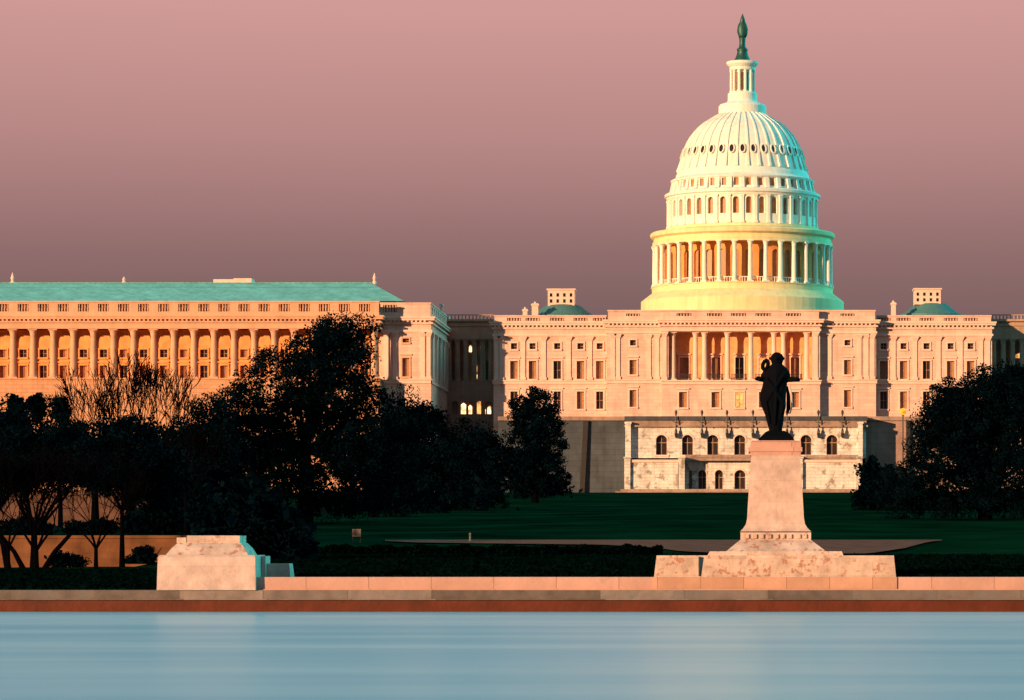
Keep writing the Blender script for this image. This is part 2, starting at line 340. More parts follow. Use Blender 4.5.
mb = MB(); mb.box(b_+.003, fx(265.5, 97.2), 97.2, 99.1, 1.5, fz(556, 97.2)); obj('step_block', mb, M['shaft'], root)
mb = MB(); mb.frus((fx(265.5, 97.2)+.003, fx(291, 97.6), 97.6, 99.3), (fx(265.5, 97.2)+.003, fx(289, 97.6), 97.65, 99.2), 1.5, fz(563.5, 97.6)); obj('step_block', mb, M['shaft'], root)

# ------------------------------------------------------------------ tall pedestal
OFF[0] = 100.0
Yq = 100.0; cx = fx(775.5, Yq)
root = empty('tall_pedestal', (cx, 102.5, 1.7), 'tall pale marble pedestal with flared foot on a broad stepped base, carrying the dark figure', 'pedestal')
def tier(mbb, p0, p1, y0, y1, q0=None, q1=None, dz0=0, D0=0, D1=None):
    q0 = p0 if q0 is None else q0; q1 = p1 if q1 is None else q1; D1 = D0 if D1 is None else D1
    mbb.frus((fx(p0, Yq), fx(p1, Yq), Yq+D0, Yq+5-D0), (fx(q0, Yq), fx(q1, Yq), Yq+D1, Yq+5-D1), fz(y0, Yq)+dz0, fz(y1, Yq))
mb = MB(); mb.frus((fx(653.5, 97.2), fx(896.5, 97.2), 97.2, 107.6), (fx(656.5, 97.2), fx(894, 97.2), 97.4, 107.4), 1.5, fz(555.5, 97.2)); obj('stepped_base', mb, M['pedestal'], root)
mb = MB(); mb.box(fx(653, 90.2), fx(897, 90.2), 90.22, 91.2, 1.165, 1.775); obj('plinth_course', mb, M['plinth'], root)
mb = MB(); Yk = 97.1
for p in (699, ): mb.box(fx(p, Yk)-.03, fx(p, Yk)+.03, 97.15, 97.6, 1.78, fz(556.5, Yk))
rr = random.Random(3)
obj('block_joint', mb, M['grey'], root)
mb = MB()
tier(mb, 707, 843, 556.5, 551.3, 710, 841, D0=-1.6, D1=-1.5); obj('lower_step', mb, M['pedestal'], root)
mb = MB(); tier(mb, 726, 826, 551.5, 540, 740, 811, dz0=.003, D0=-.9, D1=-.1); obj('sloping_course', mb, M['pedestal'], root)
mb = MB(); tier(mb, 740.5, 811, 540, 532.5, dz0=.003, D0=-.05)
for k in range(9):
    p = 746+k*7.2+rr.uniform(-1, 1); mb.box(fx(p, Yq), fx(p+3.4, Yq), Yq-.16, Yq-.05, fz(538.3, Yq), fz(534.2, Yq))
obj('carved_band', mb, M['pedestal'], root)
mb = MB(); tier(mb, 740, 811.6, 532.6, 531.4, D0=-.02); obj('mossy_moulding', mb, M['grey'], root)
mb = MB()
prof = [(531.4, 740.5, 811), (530.6, 741, 810), (528, 743.5, 807.5), (524, 746, 805), (518, 747.2, 804), (500, 748.2, 803), (455, 751.2, 800)]
for (y0, a0, b0), (y1, a1, b1) in zip(prof, prof[1:]):
    d0 = (a0-751)*.0538; d1 = (a1-751)*.0538
    mb.frus((fx(a0, Yq), fx(b0, Yq), Yq+.5+d0, Yq+4.5-d0), (fx(a1, Yq), fx(b1, Yq), Yq+.5+d1, Yq+4.5-d1), fz(y0, Yq)+.004, fz(y1, Yq)+.004)
obj('shaft', mb, M['shaft'], root)
mb = MB()
for (y0, y1, a_, b1, g_) in ((455, 451.5, 750.2, 801, .0), (451.5, 447, 748.6, 802.4, -.08), (447, 441.5, 750.6, 801.2, 0.02), (441.5, 440.2, 752, 800, .1)):
    mb.box(fx(a_, Yq), fx(b1, Yq), Yq+.5+g_, Yq+4.5-g_, fz(y0, Yq)+.008, fz(y1, Yq)+.005)
obj('cap', mb, M['wallp'], root)

# ------------------------------------------------------------------ statue on it
Ys = 102.4; zs0 = fz(440.2, Yq)+.006
def sx_(px): return fx(px, Ys)
def sz_(py): return fz(py, Ys)
root = empty('bronze_statue', (cx, Ys, zs0), 'dark bronze statue of a bulky cloaked figure, arms held out, on the tall pedestal', 'statue')
mb = MB(); mb.frus((sx_(758), sx_(794.5), Ys-1.1, Ys+1.1), (sx_(759.5), sx_(793), Ys-1.05, Ys+1.05), zs0, sz_(438.3))
mb.frus((sx_(759.5), sx_(793), Ys-1.05, Ys+1.05), (sx_(765), sx_(788.5), Ys-.7, Ys+.7), sz_(438.3), sz_(432.8)); mb.frus((sx_(765), sx_(788.5), Ys-.7, Ys+.7), (sx_(768), sx_(784), Ys-.5, Ys+.5), sz_(432.8), sz_(431)); obj('plinth', mb, M['bronze'], root)
rows = [(432.5, 769, 782, .34), (428, 768.6, 782.4, .36), (425, 767.5, 783, .38), (415, 764.8, 784, .45), (406, 761, 785.8, .55), (399, 759.6, 785.6, .6), (392, 760.3, 786.2, .6), (387, 762, 786.8, .58),
        (380, 763.5, 787.4, .56), (374, 763.5, 788.4, .53), (370, 764.8, 787.8, .48), (367.5, 767.2, 785.8, .40), (365.5, 770, 784, .32), (364, 772, 782, .26), (362.3, 771.2, 782.8, .30), (360, 770.6, 783.4, .34), (357, 770.5, 783.6, .36), (354.5, 771.8, 782.3, .32), (352.8, 774, 780, .2), (352.2, 776, 778, .08)]
mb = MB(); seg = 24; n = 0
for (py, a, b1, dep) in rows:
    c = (sx_(a)+sx_(b1))/2; rx = (sx_(b1)-sx_(a))/2
    for k in range(seg):
        t_ = 2*PI*k/seg; fold = 1+(.05*math.sin(7*t_+py*.05) if py > 368 else 0)
        mb.v.append((c+rx*math.cos(t_)*(1+(fold-1)*.5), Ys+dep*fold*math.sin(t_), sz_(py)))
for i in range(len(rows)-1):
    for k in range(seg):
        k2 = (k+1) % seg; mb.f.append((i*seg+k, i*seg+k2, (i+1)*seg+k2, (i+1)*seg+k))
mb.f.append(tuple(reversed(range(seg)))); mb.f.append(tuple(range((len(rows)-1)*seg, len(rows)*seg)))
def P(px, py, dy=0): return (sx_(px), Ys+dy, sz_(py))
mb.tube([P(766, 378, -.5), P(773, 388, -.62), P(783, 404, -.52), P(780, 420, -.38)], [.06, .11, .10, .06], 7); mb.tube([P(786, 372, -.4), P(776, 386, -.62), P(766, 402, -.55), P(770, 424, -.38)], [.06, .10, .09, .05], 7); mb.tube([P(776, 380, -.6), P(776, 400, -.62), P(775, 425, -.42)], [.07, .08, .05], 7)   # folds of the cloak
# arms and hands (fused to the body by the voxel remesh below)
mb.tube([P(769, 371), P(765, 376, -.05), P(762.5, 379.5, -.2), P(758.2, 379, -.4)], [.26, .24, .17, .14], 10)
mb.tube([P(783, 370), P(786.5, 375, .0), P(788.5, 379.6, -.1), P(798, 379.8, -.35)], [.24, .23, .17, .13], 10)
for sgn, hx, hy, dy in ((-1, 758.4, 379, -.35), (1, 797, 380, -.25)):
    for k in range(4): mb.tube([P(hx, hy-1.2+k*.9, dy), P(hx+sgn*1.6, hy-1.4+k*.95, dy-.05), P(hx+sgn*(3.2-.25*abs(k-1.4)), hy-.9+k*.9, dy-.1)], [.05, .045, .035], 6)
    mb.tube([P(hx, hy-.8, dy-.05), P(hx+sgn*.8, hy-1.8, dy-.15), P(hx+sgn*1.6, hy-2.1, dy-.2)], [.05, .045, .035], 6)
mb.tube([P(775.5, 360.5, -.30), P(777, 358.8, -.42), P(777, 357, -.33)], [.05, .07, .04], 6)      # nose
mb.ball(P(774.8, 357.2, -.30), .045, 8); mb.ball(P(779.4, 357.2, -.30), .045, 8)
mb.tube([P(775.2, 362, -.28), P(777, 362.2, -.33), P(778.8, 362, -.28)], .03, 6)
mb.ball(P(770.6, 358.5, 0), .09, 8); mb.ball(P(783.4, 358.5, 0), .09, 8)
body = obj('body', mb, M['bronze'], root, smooth=True)
rm = body.modifiers.new('fuse', 'REMESH'); rm.mode = 'VOXEL'; rm.voxel_size = .028; rm.use_smooth_shade = True
sm_ = body.modifiers.new('soft', 'SMOOTH'); sm_.factor = .4; sm_.iterations = 12
mb = MB(); mb.tube([(sx_(765.4)+2.6*.0538*math.cos(t_)+.05*math.sin(t_), Ys-.15+.05*math.sin(t_), sz_(365.2)+4.6*.0538*math.sin(t_)) for t_ in [2*PI*i/20 for i in range(21)]], .11, 8); obj('wreath', mb, M['bronze'], root, smooth=True)
mb = MB(); mb.tube([P(787, 386, .1), P(788.4, 395, .15), P(788.6, 408, .2), P(787, 414, .2)], [.05, .1, .12, .05], 8); obj('scabbard', mb, M['bronze'], root, smooth=True)
mb = MB(); mb.tube([P(789.5, 385, -.1), P(791.8, 396, -.05), P(792, 407, 0), P(790, 413, .05), P(786.5, 413, .1)], .045, 6); obj('pale_fringe', mb, M['shaft'], root, smooth=True)  # pale tube added to draw the bright fringe beside the figure

# ------------------------------------------------------------------ building kit
OFF[0] = 400.0
def flat(Y): return lambda u, z, d: (u, Y+d, z)
def body_walls(mb, x0, x1, y0, y1, z0, z1, front=False):
    mb.poly([(x1, y0, z0), (x1, y1, z0), (x1, y1, z1), (x1, y0, z1)]); mb.poly([(x0, y1, z0), (x0, y0, z0), (x0, y0, z1), (x0, y1, z1)])
    mb.poly([(x1, y1, z0), (x0, y1, z0), (x0, y1, z1), (x1, y1, z1)]); mb.poly([(x0, y0, z1), (x1, y0, z1), (x1, y1, z1), (x0, y1, z1)])
    if front: mb.poly([(x0, y0, z0), (x1, y0, z0), (x1, y0, z1), (x0, y0, z1)])
def win(px, yt, yb, w, Y, parent, fm, pane='glass', arch=False, frame=True, depth=.7):
    """window part (sash with glazing bars) + pane sub-part + stone surround sub-part; returns its wall opening"""
    x0, x1, z0, z1 = fx(px-w/2, Y), fx(px+w/2, Y), fz(yb, Y), fz(yt, Y)
    m1 = MB(); yy = Y+depth-.12; t = .11
    m1.box(x0, x0+t, yy, yy+.1, z0, z1); m1.box(x1-t, x1, yy, yy+.1, z0, z1); m1.box(x0+t, x1-t, yy, yy+.1, z0, z0+t); m1.box(x0+t, x1-t, yy+.004, yy+.1, (z0+z1)/2-t/2, (z0+z1)/2+t/2); m1.box((x0+x1)/2-.05, (x0+x1)/2+.05, yy-.01, yy+.095, z0+t+.002, z1)
    o = obj('window', m1, M['balu'], parent)
    m2 = MB(); m2.poly([(x0-.05, Y+depth, z0-.05), (x1+.05, Y+depth, z0-.05), (x1+.05, Y+depth, z1+.05), (x0-.05, Y+depth, z1+.05)]); obj('pane', m2, M[pane], o)
    if frame:
        m3 = MB(); q = .32
        m3.box(x0-q, x1+q, Y-.32, Y-.003, z0-.35, z0-.003)
        if not arch:
            m3.box(x0-q, x0-.003, Y-.16, Y-.003, z0, z1); m3.box(x1+.003, x1+q, Y-.16, Y-.003, z0, z1)
            m3.box(x0-q, x1+q, Y-.2, Y-.003, z1+.003, z1+.3)
            if z1-z0 > 2.2: m3.box(x0-q-.2, x1+q+.2, Y-.3, Y-.003, z1+.55, z1+.85)
        obj('surround', m3, fm, o)
    return (x0, x1, z0, z1, arch)
def column_mesh(h, r):
    mb = MB(); mb.box(-r*1.4, r*1.4, -r*1.4, r*1.4, 0, .45*r)
    pr = [(r*1.32, .45*r), (r*1.36, .7*r), (r*1.12, .95*r), (r*1.18, 1.1*r), (r*1.0, 1.3*r), (r*1.0, h*.35), (r*.86, h-2.6*r), (r*.95, h-2.5*r), (r*.86, h-2.35*r), (r*.95, h-1.8*r), (r*1.05, h-1.1*r), (r*1.35, h-.4*r)]
    mb.lathe(pr, 0, 0, 16); mb.box(-r*1.4, r*1.4, -r*1.4, r*1.4, h-.4*r, h)
    return mb
def make_col(name, h, r, mat, parent, locs):
    first = None
    for l in locs:
        if first is None:
            first = obj(name, column_mesh(h, r), mat, parent, origin=(0, 0, 0)); first.location = W(l)-wpos(parent); WORLD[first.name] = W(l)
        else: dup(first, parent, l)
    return first
def pil(px0, px1, yt, yb, Y, parent, mat, p=.35):
    x0, x1, z0, z1 = fx(px0, Y), fx(px1, Y), fz(yb, Y), fz(yt, Y); mb = MB()
    mb.box(x0, x1, Y-p, Y-.003, z0+.6, z1-1.0); mb.box(x0-.15, x1+.15, Y-p-.15, Y-.003, z0, z0+.6); mb.frus((x0, x1, Y-p, Y-.003), (x0-.3, x1+.3, Y-p-.3, Y-.003), z1-1.0, z1-.25); mb.box(x0-.35, x1+.35, Y-p-.35, Y-.003, z1-.25, z1)
    obj('pilaster', mb, mat, parent)
def cornice(parent, mat, px0, px1, Y, y_arch, y_cor, y_top, right=None, left=None, bal=(), bt=None, bb=None, xr=None, yback=None, name='cornice'):
    """architrave, dentils, cornice, all round the front and the free ends"""
    x0, x1 = fx(px0, Y), fx(px1, Y); yk = (yback or Y+20); mb = MB()
    e0 = .0 if left is False else 1; e1 = .0 if right is False else 1
    def ring(p, z0, z1): mb.box(x0-p*e0, x1+p*e1, Y-p, yk+(p if e0 or e1 else 0), z0, z1)
    za, zc, zt = fz(y_arch, Y), fz(y_cor, Y), fz(y_top, Y)
    ring(.25, za, za+.45); ring(.4, zc-.75, zc-.4); ring(.75, zc+.003-.0, zc+.45); ring(.95, zc+.453, zc+.8)
    k = int((x1-x0)/.9)
    for i in range(k): mb.box(x0+(i+.2)*.9, x0+(i+.65)*.9, Y-.62, Y-.40, zc-.38, zc-.003)
    obj(name, mb, mat, parent)

# ------------------------------------------------------------------ the domed central building
C0 = empty('domed_building', (0, 425, 15.6), 'long pale stone building with a tall white ribbed dome and columned centre, behind the lawn', 'building')
YW, YC, YP = 403.0, 400.0, 398.0
fm, tm = M['facade'], M['trim']
def balustrade(parent, mat, px0, px1, Y, yt, yb, slots, st, sb):
    """parapet with openings and turned balusters in them"""
    mb = MB(); x0, x1 = fx(px0, Y), fx(px1, Y); hs = [(fx(a, Y), fx(b, Y), fz(sb, Y), fz(st, Y), False) for a, b in slots]
    wall_holes(mb, x0, x1, fz(yb, Y), fz(yt, Y)-.3, hs, .5, flat(Y)); mb.box(x0-.15, x1+.15, Y-.18, Y+.75, fz(yt, Y)-.297, fz(yt, Y))
    mb.poly([(x0, Y+.6, fz(yb, Y)), (x0, Y, fz(yb, Y)), (x0, Y, fz(yt, Y)-.3), (x0, Y+.6, fz(yt, Y)-.3)]); mb.poly([(x1, Y, fz(yb, Y)), (x1, Y+.6, fz(yb, Y)), (x1, Y+.6, fz(yt, Y)-.3), (x1, Y, fz(yt, Y)-.3)])
    o = obj('parapet', mb, mat, parent)
    m2 = MB(); m3 = MB()
    for h in hs:
        m3.poly([(h[0]-.05, Y+.55, h[2]-.05), (h[1]+.05, Y+.55, h[2]-.05), (h[1]+.05, Y+.55, h[3]+.05), (h[0]-.05, Y+.55, h[3]+.05)])
        k = max(2, int((h[1]-h[0])/.55)); hh = h[3]-h[2]
        for i in range(k):
            u = h[0]+(i+.5)*(h[1]-h[0])/k; m2.lathe([(.1, h[2]), (.16, h[2]+hh*.3), (.07, h[2]+hh*.65), (.12, h[3])], u, Y+.25, 6)
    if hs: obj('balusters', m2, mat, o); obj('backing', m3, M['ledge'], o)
    return o
smallz, tallz, lowz = (343.2, 349.2), (361, 379), (391.5, 409)
# side sections
for sec, cxs, amb in (((493.5, 607), [514, 532.6, 557.3, 580.5, 599.7], 0), ((876, 992), [883.7, 903.6, 926.6, 950.7, 970.6], 1)):
    holes = []; Y = YW; rr = random.Random(5+amb)
    for i, p in enumerate(cxs):
        holes.append(win(p, *smallz, 6.2, Y, C0, tm, 'glass'))
        holes.append(win(p, *tallz, 7.6, Y, C0, tm, 'blind' if i != 2 else 'glass'))
        holes.append(win(p, *lowz, 7.2, Y, C0, tm, 'blind' if i % 2 else 'glass'))
    x0, x1 = fx(sec[0], Y), fx(sec[1], Y) ; mb = MB()
    wall_holes(mb, x0, x1, 15.3, fz(327, Y)+.2, holes, .7, flat(Y)); body_walls(mb, x0, x1, Y, 436, 15.3, fz(327, Y)+.2)
    mb.box(x0+.1, x1-.1, Y+.8, 435, 16, fz(329, Y))
    obj('wall', mb, fm, C0)
    mb = MB(); mb.box(x0-.2, x1+.2, Y-.3, Y-.003, fz(384, Y), fz(381.3, Y)); mb.box(x0-.3, x1+.3, Y-.5, Y-.003, fz(381.3, Y)+.003, fz(380.3, Y)); obj('belt_course', mb, tm, C0)
    cornice(C0, tm, sec[0], sec[1], Y, 336, 325.5, 320, yback=436)
    sl = [(cxs[i]-7, cxs[i]+7) for i in range(5)]
    balustrade(C0, fm, sec[0]+1, sec[1]-1, Y-.3, 315.2, 322.6, sl, 317.8, 320.8)
    mb = MB(); mb.box(x0+.2, x1-.2, Y+1, 435, fz(327, Y)+.2, fz(319, Y)); obj('flat_roof', mb, M['grey'], C0)
    edge = [sec[0]+3.2, sec[0]+8, (cxs[0]+cxs[1])/2, (cxs[1]+cxs[2])/2-1, (cxs[2]+cxs[3])/2, (cxs[3]+cxs[4])/2] if not amb else [(cxs[i]+cxs[i+1])/2 for i in range(4)]+[sec[1]-11, sec[1]-4]
    for e_ in edge: pil(e_-2, e_+2, 336.6, 380, Y, C0, tm, .22)
# centre sections either side of the portico
for (a, b), wp in (((607, 662), 633), ((818, 876), 847.5)):
    Y = YC; holes = [win(wp, 340, 345.5, 6, Y, C0, tm), win(wp, 360, 374.5, 7, Y, C0, tm, 'blind'), win(wp, 390, 407, 7, Y, C0, tm, 'blind')]
    x0, x1 = fx(a, Y), fx(b, Y); mb = MB(); wall_holes(mb, x0, x1, 15.3, fz(324, Y)+.2, holes, .7, flat(Y)); body_walls(mb, x0, x1, Y, 446, 15.3, fz(324, Y)+.2)
    mb.box(x0+.1, x1-.1, Y+.8, 445, 16, fz(326, Y)); obj('wall', mb, fm, C0)
    mb = MB(); mb.box(x0-.2, x1+.2, Y-.3, Y-.003, fz(383.5, Y), fz(380.5, Y)); mb.box(x0-.3, x1+.3, Y-.5, Y-.003, fz(380.5, Y)+.003, fz(379.5, Y)); obj('belt_course', mb, tm, C0)
    cornice(C0, tm, a, b, Y, 333.5, 323.5, 318, yback=446)
    balustrade(C0, fm, a+1 if a < 700 else a-2, b+2 if a < 700 else b-1, Y-.3, 310, 320.3, [(wp-7, wp+7)], 313.5, 316)
    for e_ in ((wp-20, wp-15, wp+16, wp+24) if wp < 700 else (wp-18, wp+12, wp+19, wp+25)): pil(e_-2, e_+2, 334, 379.3, Y, C0, tm, .22)
    mb = MB(); mb.box(x0+.2, x1-.2, Y+1, 445, fz(324, Y)+.2, fz(314, Y)); obj('flat_roof', mb, M['grey'], C0)
# portico
Y = YP; x0, x1 = fx(662, Y), fx(820, Y)
lows = [683, 715.5, 739.5, 763, 795]
holes = [win(p, 392, 407.5, 8, Y, C0, tm, 'blind' if i != 2 else 'lit') for i, p in enumerate(lows)]
logg = (fx(668.5, Y), fx(812, Y), fz(380, Y), fz(331.5, Y), False)
mb = MB(); wall_holes(mb, x0, x1, 15.3, fz(322, Y), holes+[logg], .7, flat(Y), extra=())
# loggia recess: floor, ceiling, sides
lx0, lx1, lz0, lz1 = logg[:4]; D = Y+4.2
mb.poly([(lx0, Y+.7, lz0), (lx1, Y+.7, lz0), (lx1, D, lz0), (lx0, D, lz0)]); mb.poly([(lx0, Y+.7, lz1), (lx0, D, lz1), (lx1, D, lz1), (lx1, Y+.7, lz1)])
mb.poly([(lx0, Y+.7, lz0), (lx0, D, lz0), (lx0, D, lz1), (lx0, Y+.7, lz1)]); mb.poly([(lx1, D, lz0), (lx1, Y+.7, lz0), (lx1, Y+.7, lz1), (lx1, D, lz1)])
body_walls(mb, x0, x1, Y, 447, 15.3, fz(322, Y)); mb.box(x0+.1, x1-.1, Y+.8, Y+4, 16, lz0-.3)
obj('portico_wall', mb, fm, C0)
bays = [684, 716, 739.5, 763, 795]
iw = [win(p, 357.5, 378.5, 8.5, D, C0, tm, ('blind', 'blind', 'glass', 'lit', 'blind')[i]) for i, p in enumerate(bays)]
mb = MB(); wall_holes(mb, lx0-.1, lx1+.1, lz0-.1, lz1+.1, iw, .7, flat(D)); obj('loggia_wall', mb, M['ochre2'], C0)
h = lz1-lz0; cl = [673, 695.5, 704.5, 727.5, 751, 774, 783.5, 806.8]
make_col('column', h-.01, .56, tm, C0, [(fx(p, Y+.6), Y+1.3, lz0+.005) for p in cl])
for p in bays:
    mb = MB(); a, b = fx(p-8, Y), fx(p+8, Y); mb.box(a, b, Y+.9, Y+1.0, lz0+1.25, lz0+1.35)
    for i in range(11): mb.box(a+i*(b-a)/11, a+i*(b-a)/11+.12, Y+.91, Y+.99, lz0, lz0+1.25)
    obj('balcony_rail', mb, M['iron'], C0)
mb = MB(); mb.box(x0-.2, x1+.2, Y-.3, Y-.003, fz(384.5, Y), fz(381.5, Y)); mb.box(x0-.35, x1+.35, Y-.6, Y-.003, fz(381.5, Y)+.003, fz(380.2, Y)); obj('belt_course', mb, tm, C0)
cornice(C0, tm, 662, 820, Y, 331, 322.8, 318, yback=447)
balustrade(C0, fm, 663, 819, Y-.4, 309.8, 319.5, [(p-7.5, p+7.5) for p in (684, 714.5, 738.5, 763, 793.5)], 313.2, 316)
for e_ in (664.8, 816): pil(e_-1.8, e_+1.8, 332, 380, Y, C0, tm, .22)
mb = MB(); mb.box(x0+.2, x1-.2, Y+1, 446, fz(322, Y)+.01, fz(313, Y)); obj('flat_roof', mb, M['grey'], C0)
# saucer roofs with little lanterns, chimneys on the side sections
for (c_, r_, top, bx0, bx1, by0, by1) in ((562.5, 31, 304.5, 548.5, 575, 291, 305.5), (931, 28, 303, 914, 940, 290.5, 304)):
    Y = 418; X = fx(c_, Y); r = r_*(Y+OFF[0])/F; zt = fz(top, Y); zb = fz(319, 403)
    mb = MB(); mb.lathe([(r*1.15, zb), (r*1.13, zt-2.6), (r*1.0, zt-2.4), (r*.8, zt-1.5), (r*.65, zt-.7), (r*.55, zt-.25), (r*.25, zt+.1), (.1, zt+.2)], X, Y, 32)
    cop = obj('saucer_roof', mb, M['copper2'], C0, smooth=False)
    mb = MB(); a, b = fx(bx0, Y), fx(bx1, Y); z0, z1 = fz(by1, Y)-.3, fz(by0, Y); hs = []
    nwin = 4; ww = (b-a)/nwin
    for i in range(nwin):
        for (f0, f1) in ((.2, .42), (.58, .8)): hs.append((a+(i+.3)*ww, a+(i+.7)*ww, z0+(z1-z0)*f0, z0+(z1-z0)*f1, False))
    wall_holes(mb, a, b, z0, z1, hs, .3, flat(Y-3)); body_walls(mb, a, b, Y-3, Y+3, z0, z1); mb.box(a-.25, b+.25, Y-3.25, Y+3.25, z1, z1+.3)
    lt = obj('roof_lantern', mb, M['trim'], cop)
    mb = MB(); mb.box(a+.1, b-.1, Y-2.69, Y-2.6, z0+.1, z1-.1); obj('pane', mb, M['glass'], lt)
for (p, y0, y1, w_) in ((525, 307.5, 316, 4.5), (535, 302, 316, 6.5), (893.5, 301, 316, 4.6), (842, 296, 312, 0)):
    if not w_: continue
    Y = 409; mb = MB(); a, b = fx(p-w_/2, Y), fx(p+w_/2, Y); mb.box(a, b, Y, Y+1.2, fz(319, 403)-.2, fz(y0, Y)-.3); mb.box(a-.15, b+.15, Y-.15, Y+1.35, fz(y0, Y)-.8, fz(y0, Y)-.45); mb.lathe([(.2, fz(y0, Y)-.3), (.26, fz(y0, Y)+.1)], (a+b)/2, Y+.6, 8); obj('chimney', mb, M['trim'], C0)

# ------------------------------------------------------------------ dome
YD = 425.0; sD = (YD+OFF[0])/F; DX = fx(742.4, YD)
def dz(py, r=0): return CZ+(PY0-py)*(YD+OFF[0]-.75*r*sD)/F     # front of a ring of that radius
def dr(r): return r*sD
def dzs(py): return dz(py, 22)
def dzb(py, r): return dz(py, 22+min(48, max(0, (r-62)*6)))
DM = M['dome']
mb = MB()
seg = 72
base = [(103, 322), (101.5, 306.5), (101.5, 297.5), (100.5, 296.5), (91.5, 290), (90.5, 289.6), (90.5, 284.4), (91.5, 284), (91.5, 283)]
m0 = MB(); m0.lathe([(dr(r), dz(y, r)) for r, y in base], DX, YD, seg)
# entablature over the colonnade
ent = [(87, 241.8), (90, 241.8), (90, 238), (88.8, 237.8), (88.8, 234.5), (90, 234), (92, 232.5), (92.3, 229.3), (91, 228), (76, 227.3), (76.8, 227), (76.8, 224.5), (75.4, 224)]
m9 = MB(); m9.lathe([(dr(r), dz(y, r)) for r, y in ent], DX, YD, seg)
cor2 = [(73, 195.8), (75.5, 195.6), (76, 193.5), (77.8, 192.5), (77.8, 190), (76, 189), (71, 188.6), (70.5, 187)]
mb.lathe([(dr(r), dz(y, r)) for r, y in cor2], DX, YD, seg)
shell = [(71.5, 177.8), (72, 176.3), (69, 175.2), (67, 175), (66.2, 172), (65, 170.5), (63.2, 166), (61.6, 161), (59.8, 154), (57.6, 147.5), (55.0, 141.5), (52.2, 136.5), (48, 131), (43.5, 126), (38.6, 122), (33.5, 118.8), (28.5, 115.5), (23, 112.6)]
mb.lathe([(dr(r), dzb(y, r)) for r, y in [(70.5, 178.5)]+shell], DX, YD, seg)
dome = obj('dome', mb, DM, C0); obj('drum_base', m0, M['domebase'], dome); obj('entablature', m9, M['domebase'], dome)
def ringpos(a, r): return (DX+dr(r)*math.sin(a), YD-dr(r)*math.cos(a))
def bent(Rr):
    return lambda u, z, d: (DX+(Rr-d)*math.sin(u/Rr), YD-(Rr-d)*math.cos(u/Rr), z)
def ring_wall(name, rpx, ytop, ybot, wtop, wbot, wfrac, arch, mat, pane, depth, n=36, wname='arched_window', off=0, dark=None):
    Rr = dr(rpx); mb = MB(); hs = []; cuts = []
    for k in range(n):
        a0 = (-PI+2*PI*(k)/n+off)*Rr; a1 = a0+2*PI/n*Rr; c = (a0+a1)/2; hw = (a1-a0)*wfrac/2
        vis = abs(c/Rr) < R(115)
        cuts += [a0, a1]
        if vis: hs.append((c-hw, c+hw, dz(wbot, rpx), dz(wtop, rpx), arch))
    lo_, hi = min(cuts), max(cuts)
    wall_holes(mb, lo_, hi, dz(ybot, rpx), dz(ytop, rpx), hs, depth, bent(Rr), extra=cuts)
    o = obj(name, mb, mat, dome)
    for i, h in enumerate(hs):
        m2 = MB(); f = bent(Rr); d = depth*.9
        m2.poly([f(h[0]-.05, h[2]-.05, d), f(h[1]+.05, h[2]-.05, d), f(h[1]+.05, h[3]+.05, d), f(h[0]-.05, h[3]+.05, d)])
        t = .07; uc = (h[0]+h[1])/2
        ob = obj(wname, m2, M[pane], dome)
    return hs
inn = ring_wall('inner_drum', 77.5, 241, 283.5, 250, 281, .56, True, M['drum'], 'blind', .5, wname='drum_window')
ring_wall('upper_drum', 74.4, 195.7, 224.6, 197.8, 214.5, .46, True, DM, 'blind', .9, wname='arched_window')
ring_wall('attic_wall', 69.8, 177.6, 188.8, 179, 186.5, .40, False, DM, 'blind', .5, wname='attic_window')
# pilasters and brackets between the openings
src = None
for k in range(36):
    a = -PI+2*PI*k/36
    if abs(a) > R(125): continue
    m1 = MB(); Rr = dr(74.4); f = bent(Rr); u = a*Rr; hw = .32
    def bb(u0, u1, z0, z1, d0, f=f):
        P_ = [f(u0, z0, d0), f(u1, z0, d0), f(u1, z1, d0), f(u0, z1, d0), f(u0, z0, -.003), f(u1, z0, -.003), f(u1, z1, -.003), f(u0, z1, -.003)]
        for q in ((0,1,2,3),(1,5,6,2),(4,0,3,7),(3,2,6,7),(4,5,1,0)): m1.poly([P_[i] for i in q])
    bb(u-hw, u+hw, dz(222, 74.4), dz(197.5, 74.4), -.28); bb(u-hw*1.3, u+hw*1.3, dz(197.5, 74.4), dz(195.9, 74.4), -.42); bb(u-hw*1.3, u+hw*1.3, dz(224, 74.4), dz(222, 74.4), -.4)
    obj('pilaster', m1, DM, dome)
    m1 = MB(); f2 = bent(dr(69.8)); u2 = a*dr(69.8)
    def b2(u0, u1, z0, z1, d0, d1):
        P_ = [f2(u0, z0, d0), f2(u1, z0, d0), f2(u1, z1, d1), f2(u0, z1, d1), f2(u0, z0, -.003), f2(u1, z0, -.003), f2(u1, z1, -.003), f2(u0, z1, -.003)]
        for q in ((0,1,2,3),(1,5,6,2),(4,0,3,7),(3,2,6,7),(4,5,1,0)): m1.poly([P_[i] for i in q])
    b2(u2-.42, u2+.42, dz(188.4, 74.4), dz(178, 74.4), -.75, -.25)
    obj('bracket', m1, DM, dome)
# colonnade
hcol = dz(241.8, 88)-dz(283, 88)
first = None
for k in range(36):
    a = 2*PI*(k+.5)/36; x, y = ringpos(a, 88)
    if first is None:
        first = obj('column', column_mesh(hcol-.01, .50), DM, dome, origin=(0, 0, 0)); first.location = W((x, y, dz(283, 88)+.005))-wpos(dome); WORLD[first.name] = W((x, y, dz(283, 88)))
        first.rotation_euler = (0, 0, a)
    else: dup(first, dome, (x, y, dz(283, 88)+.005), a)
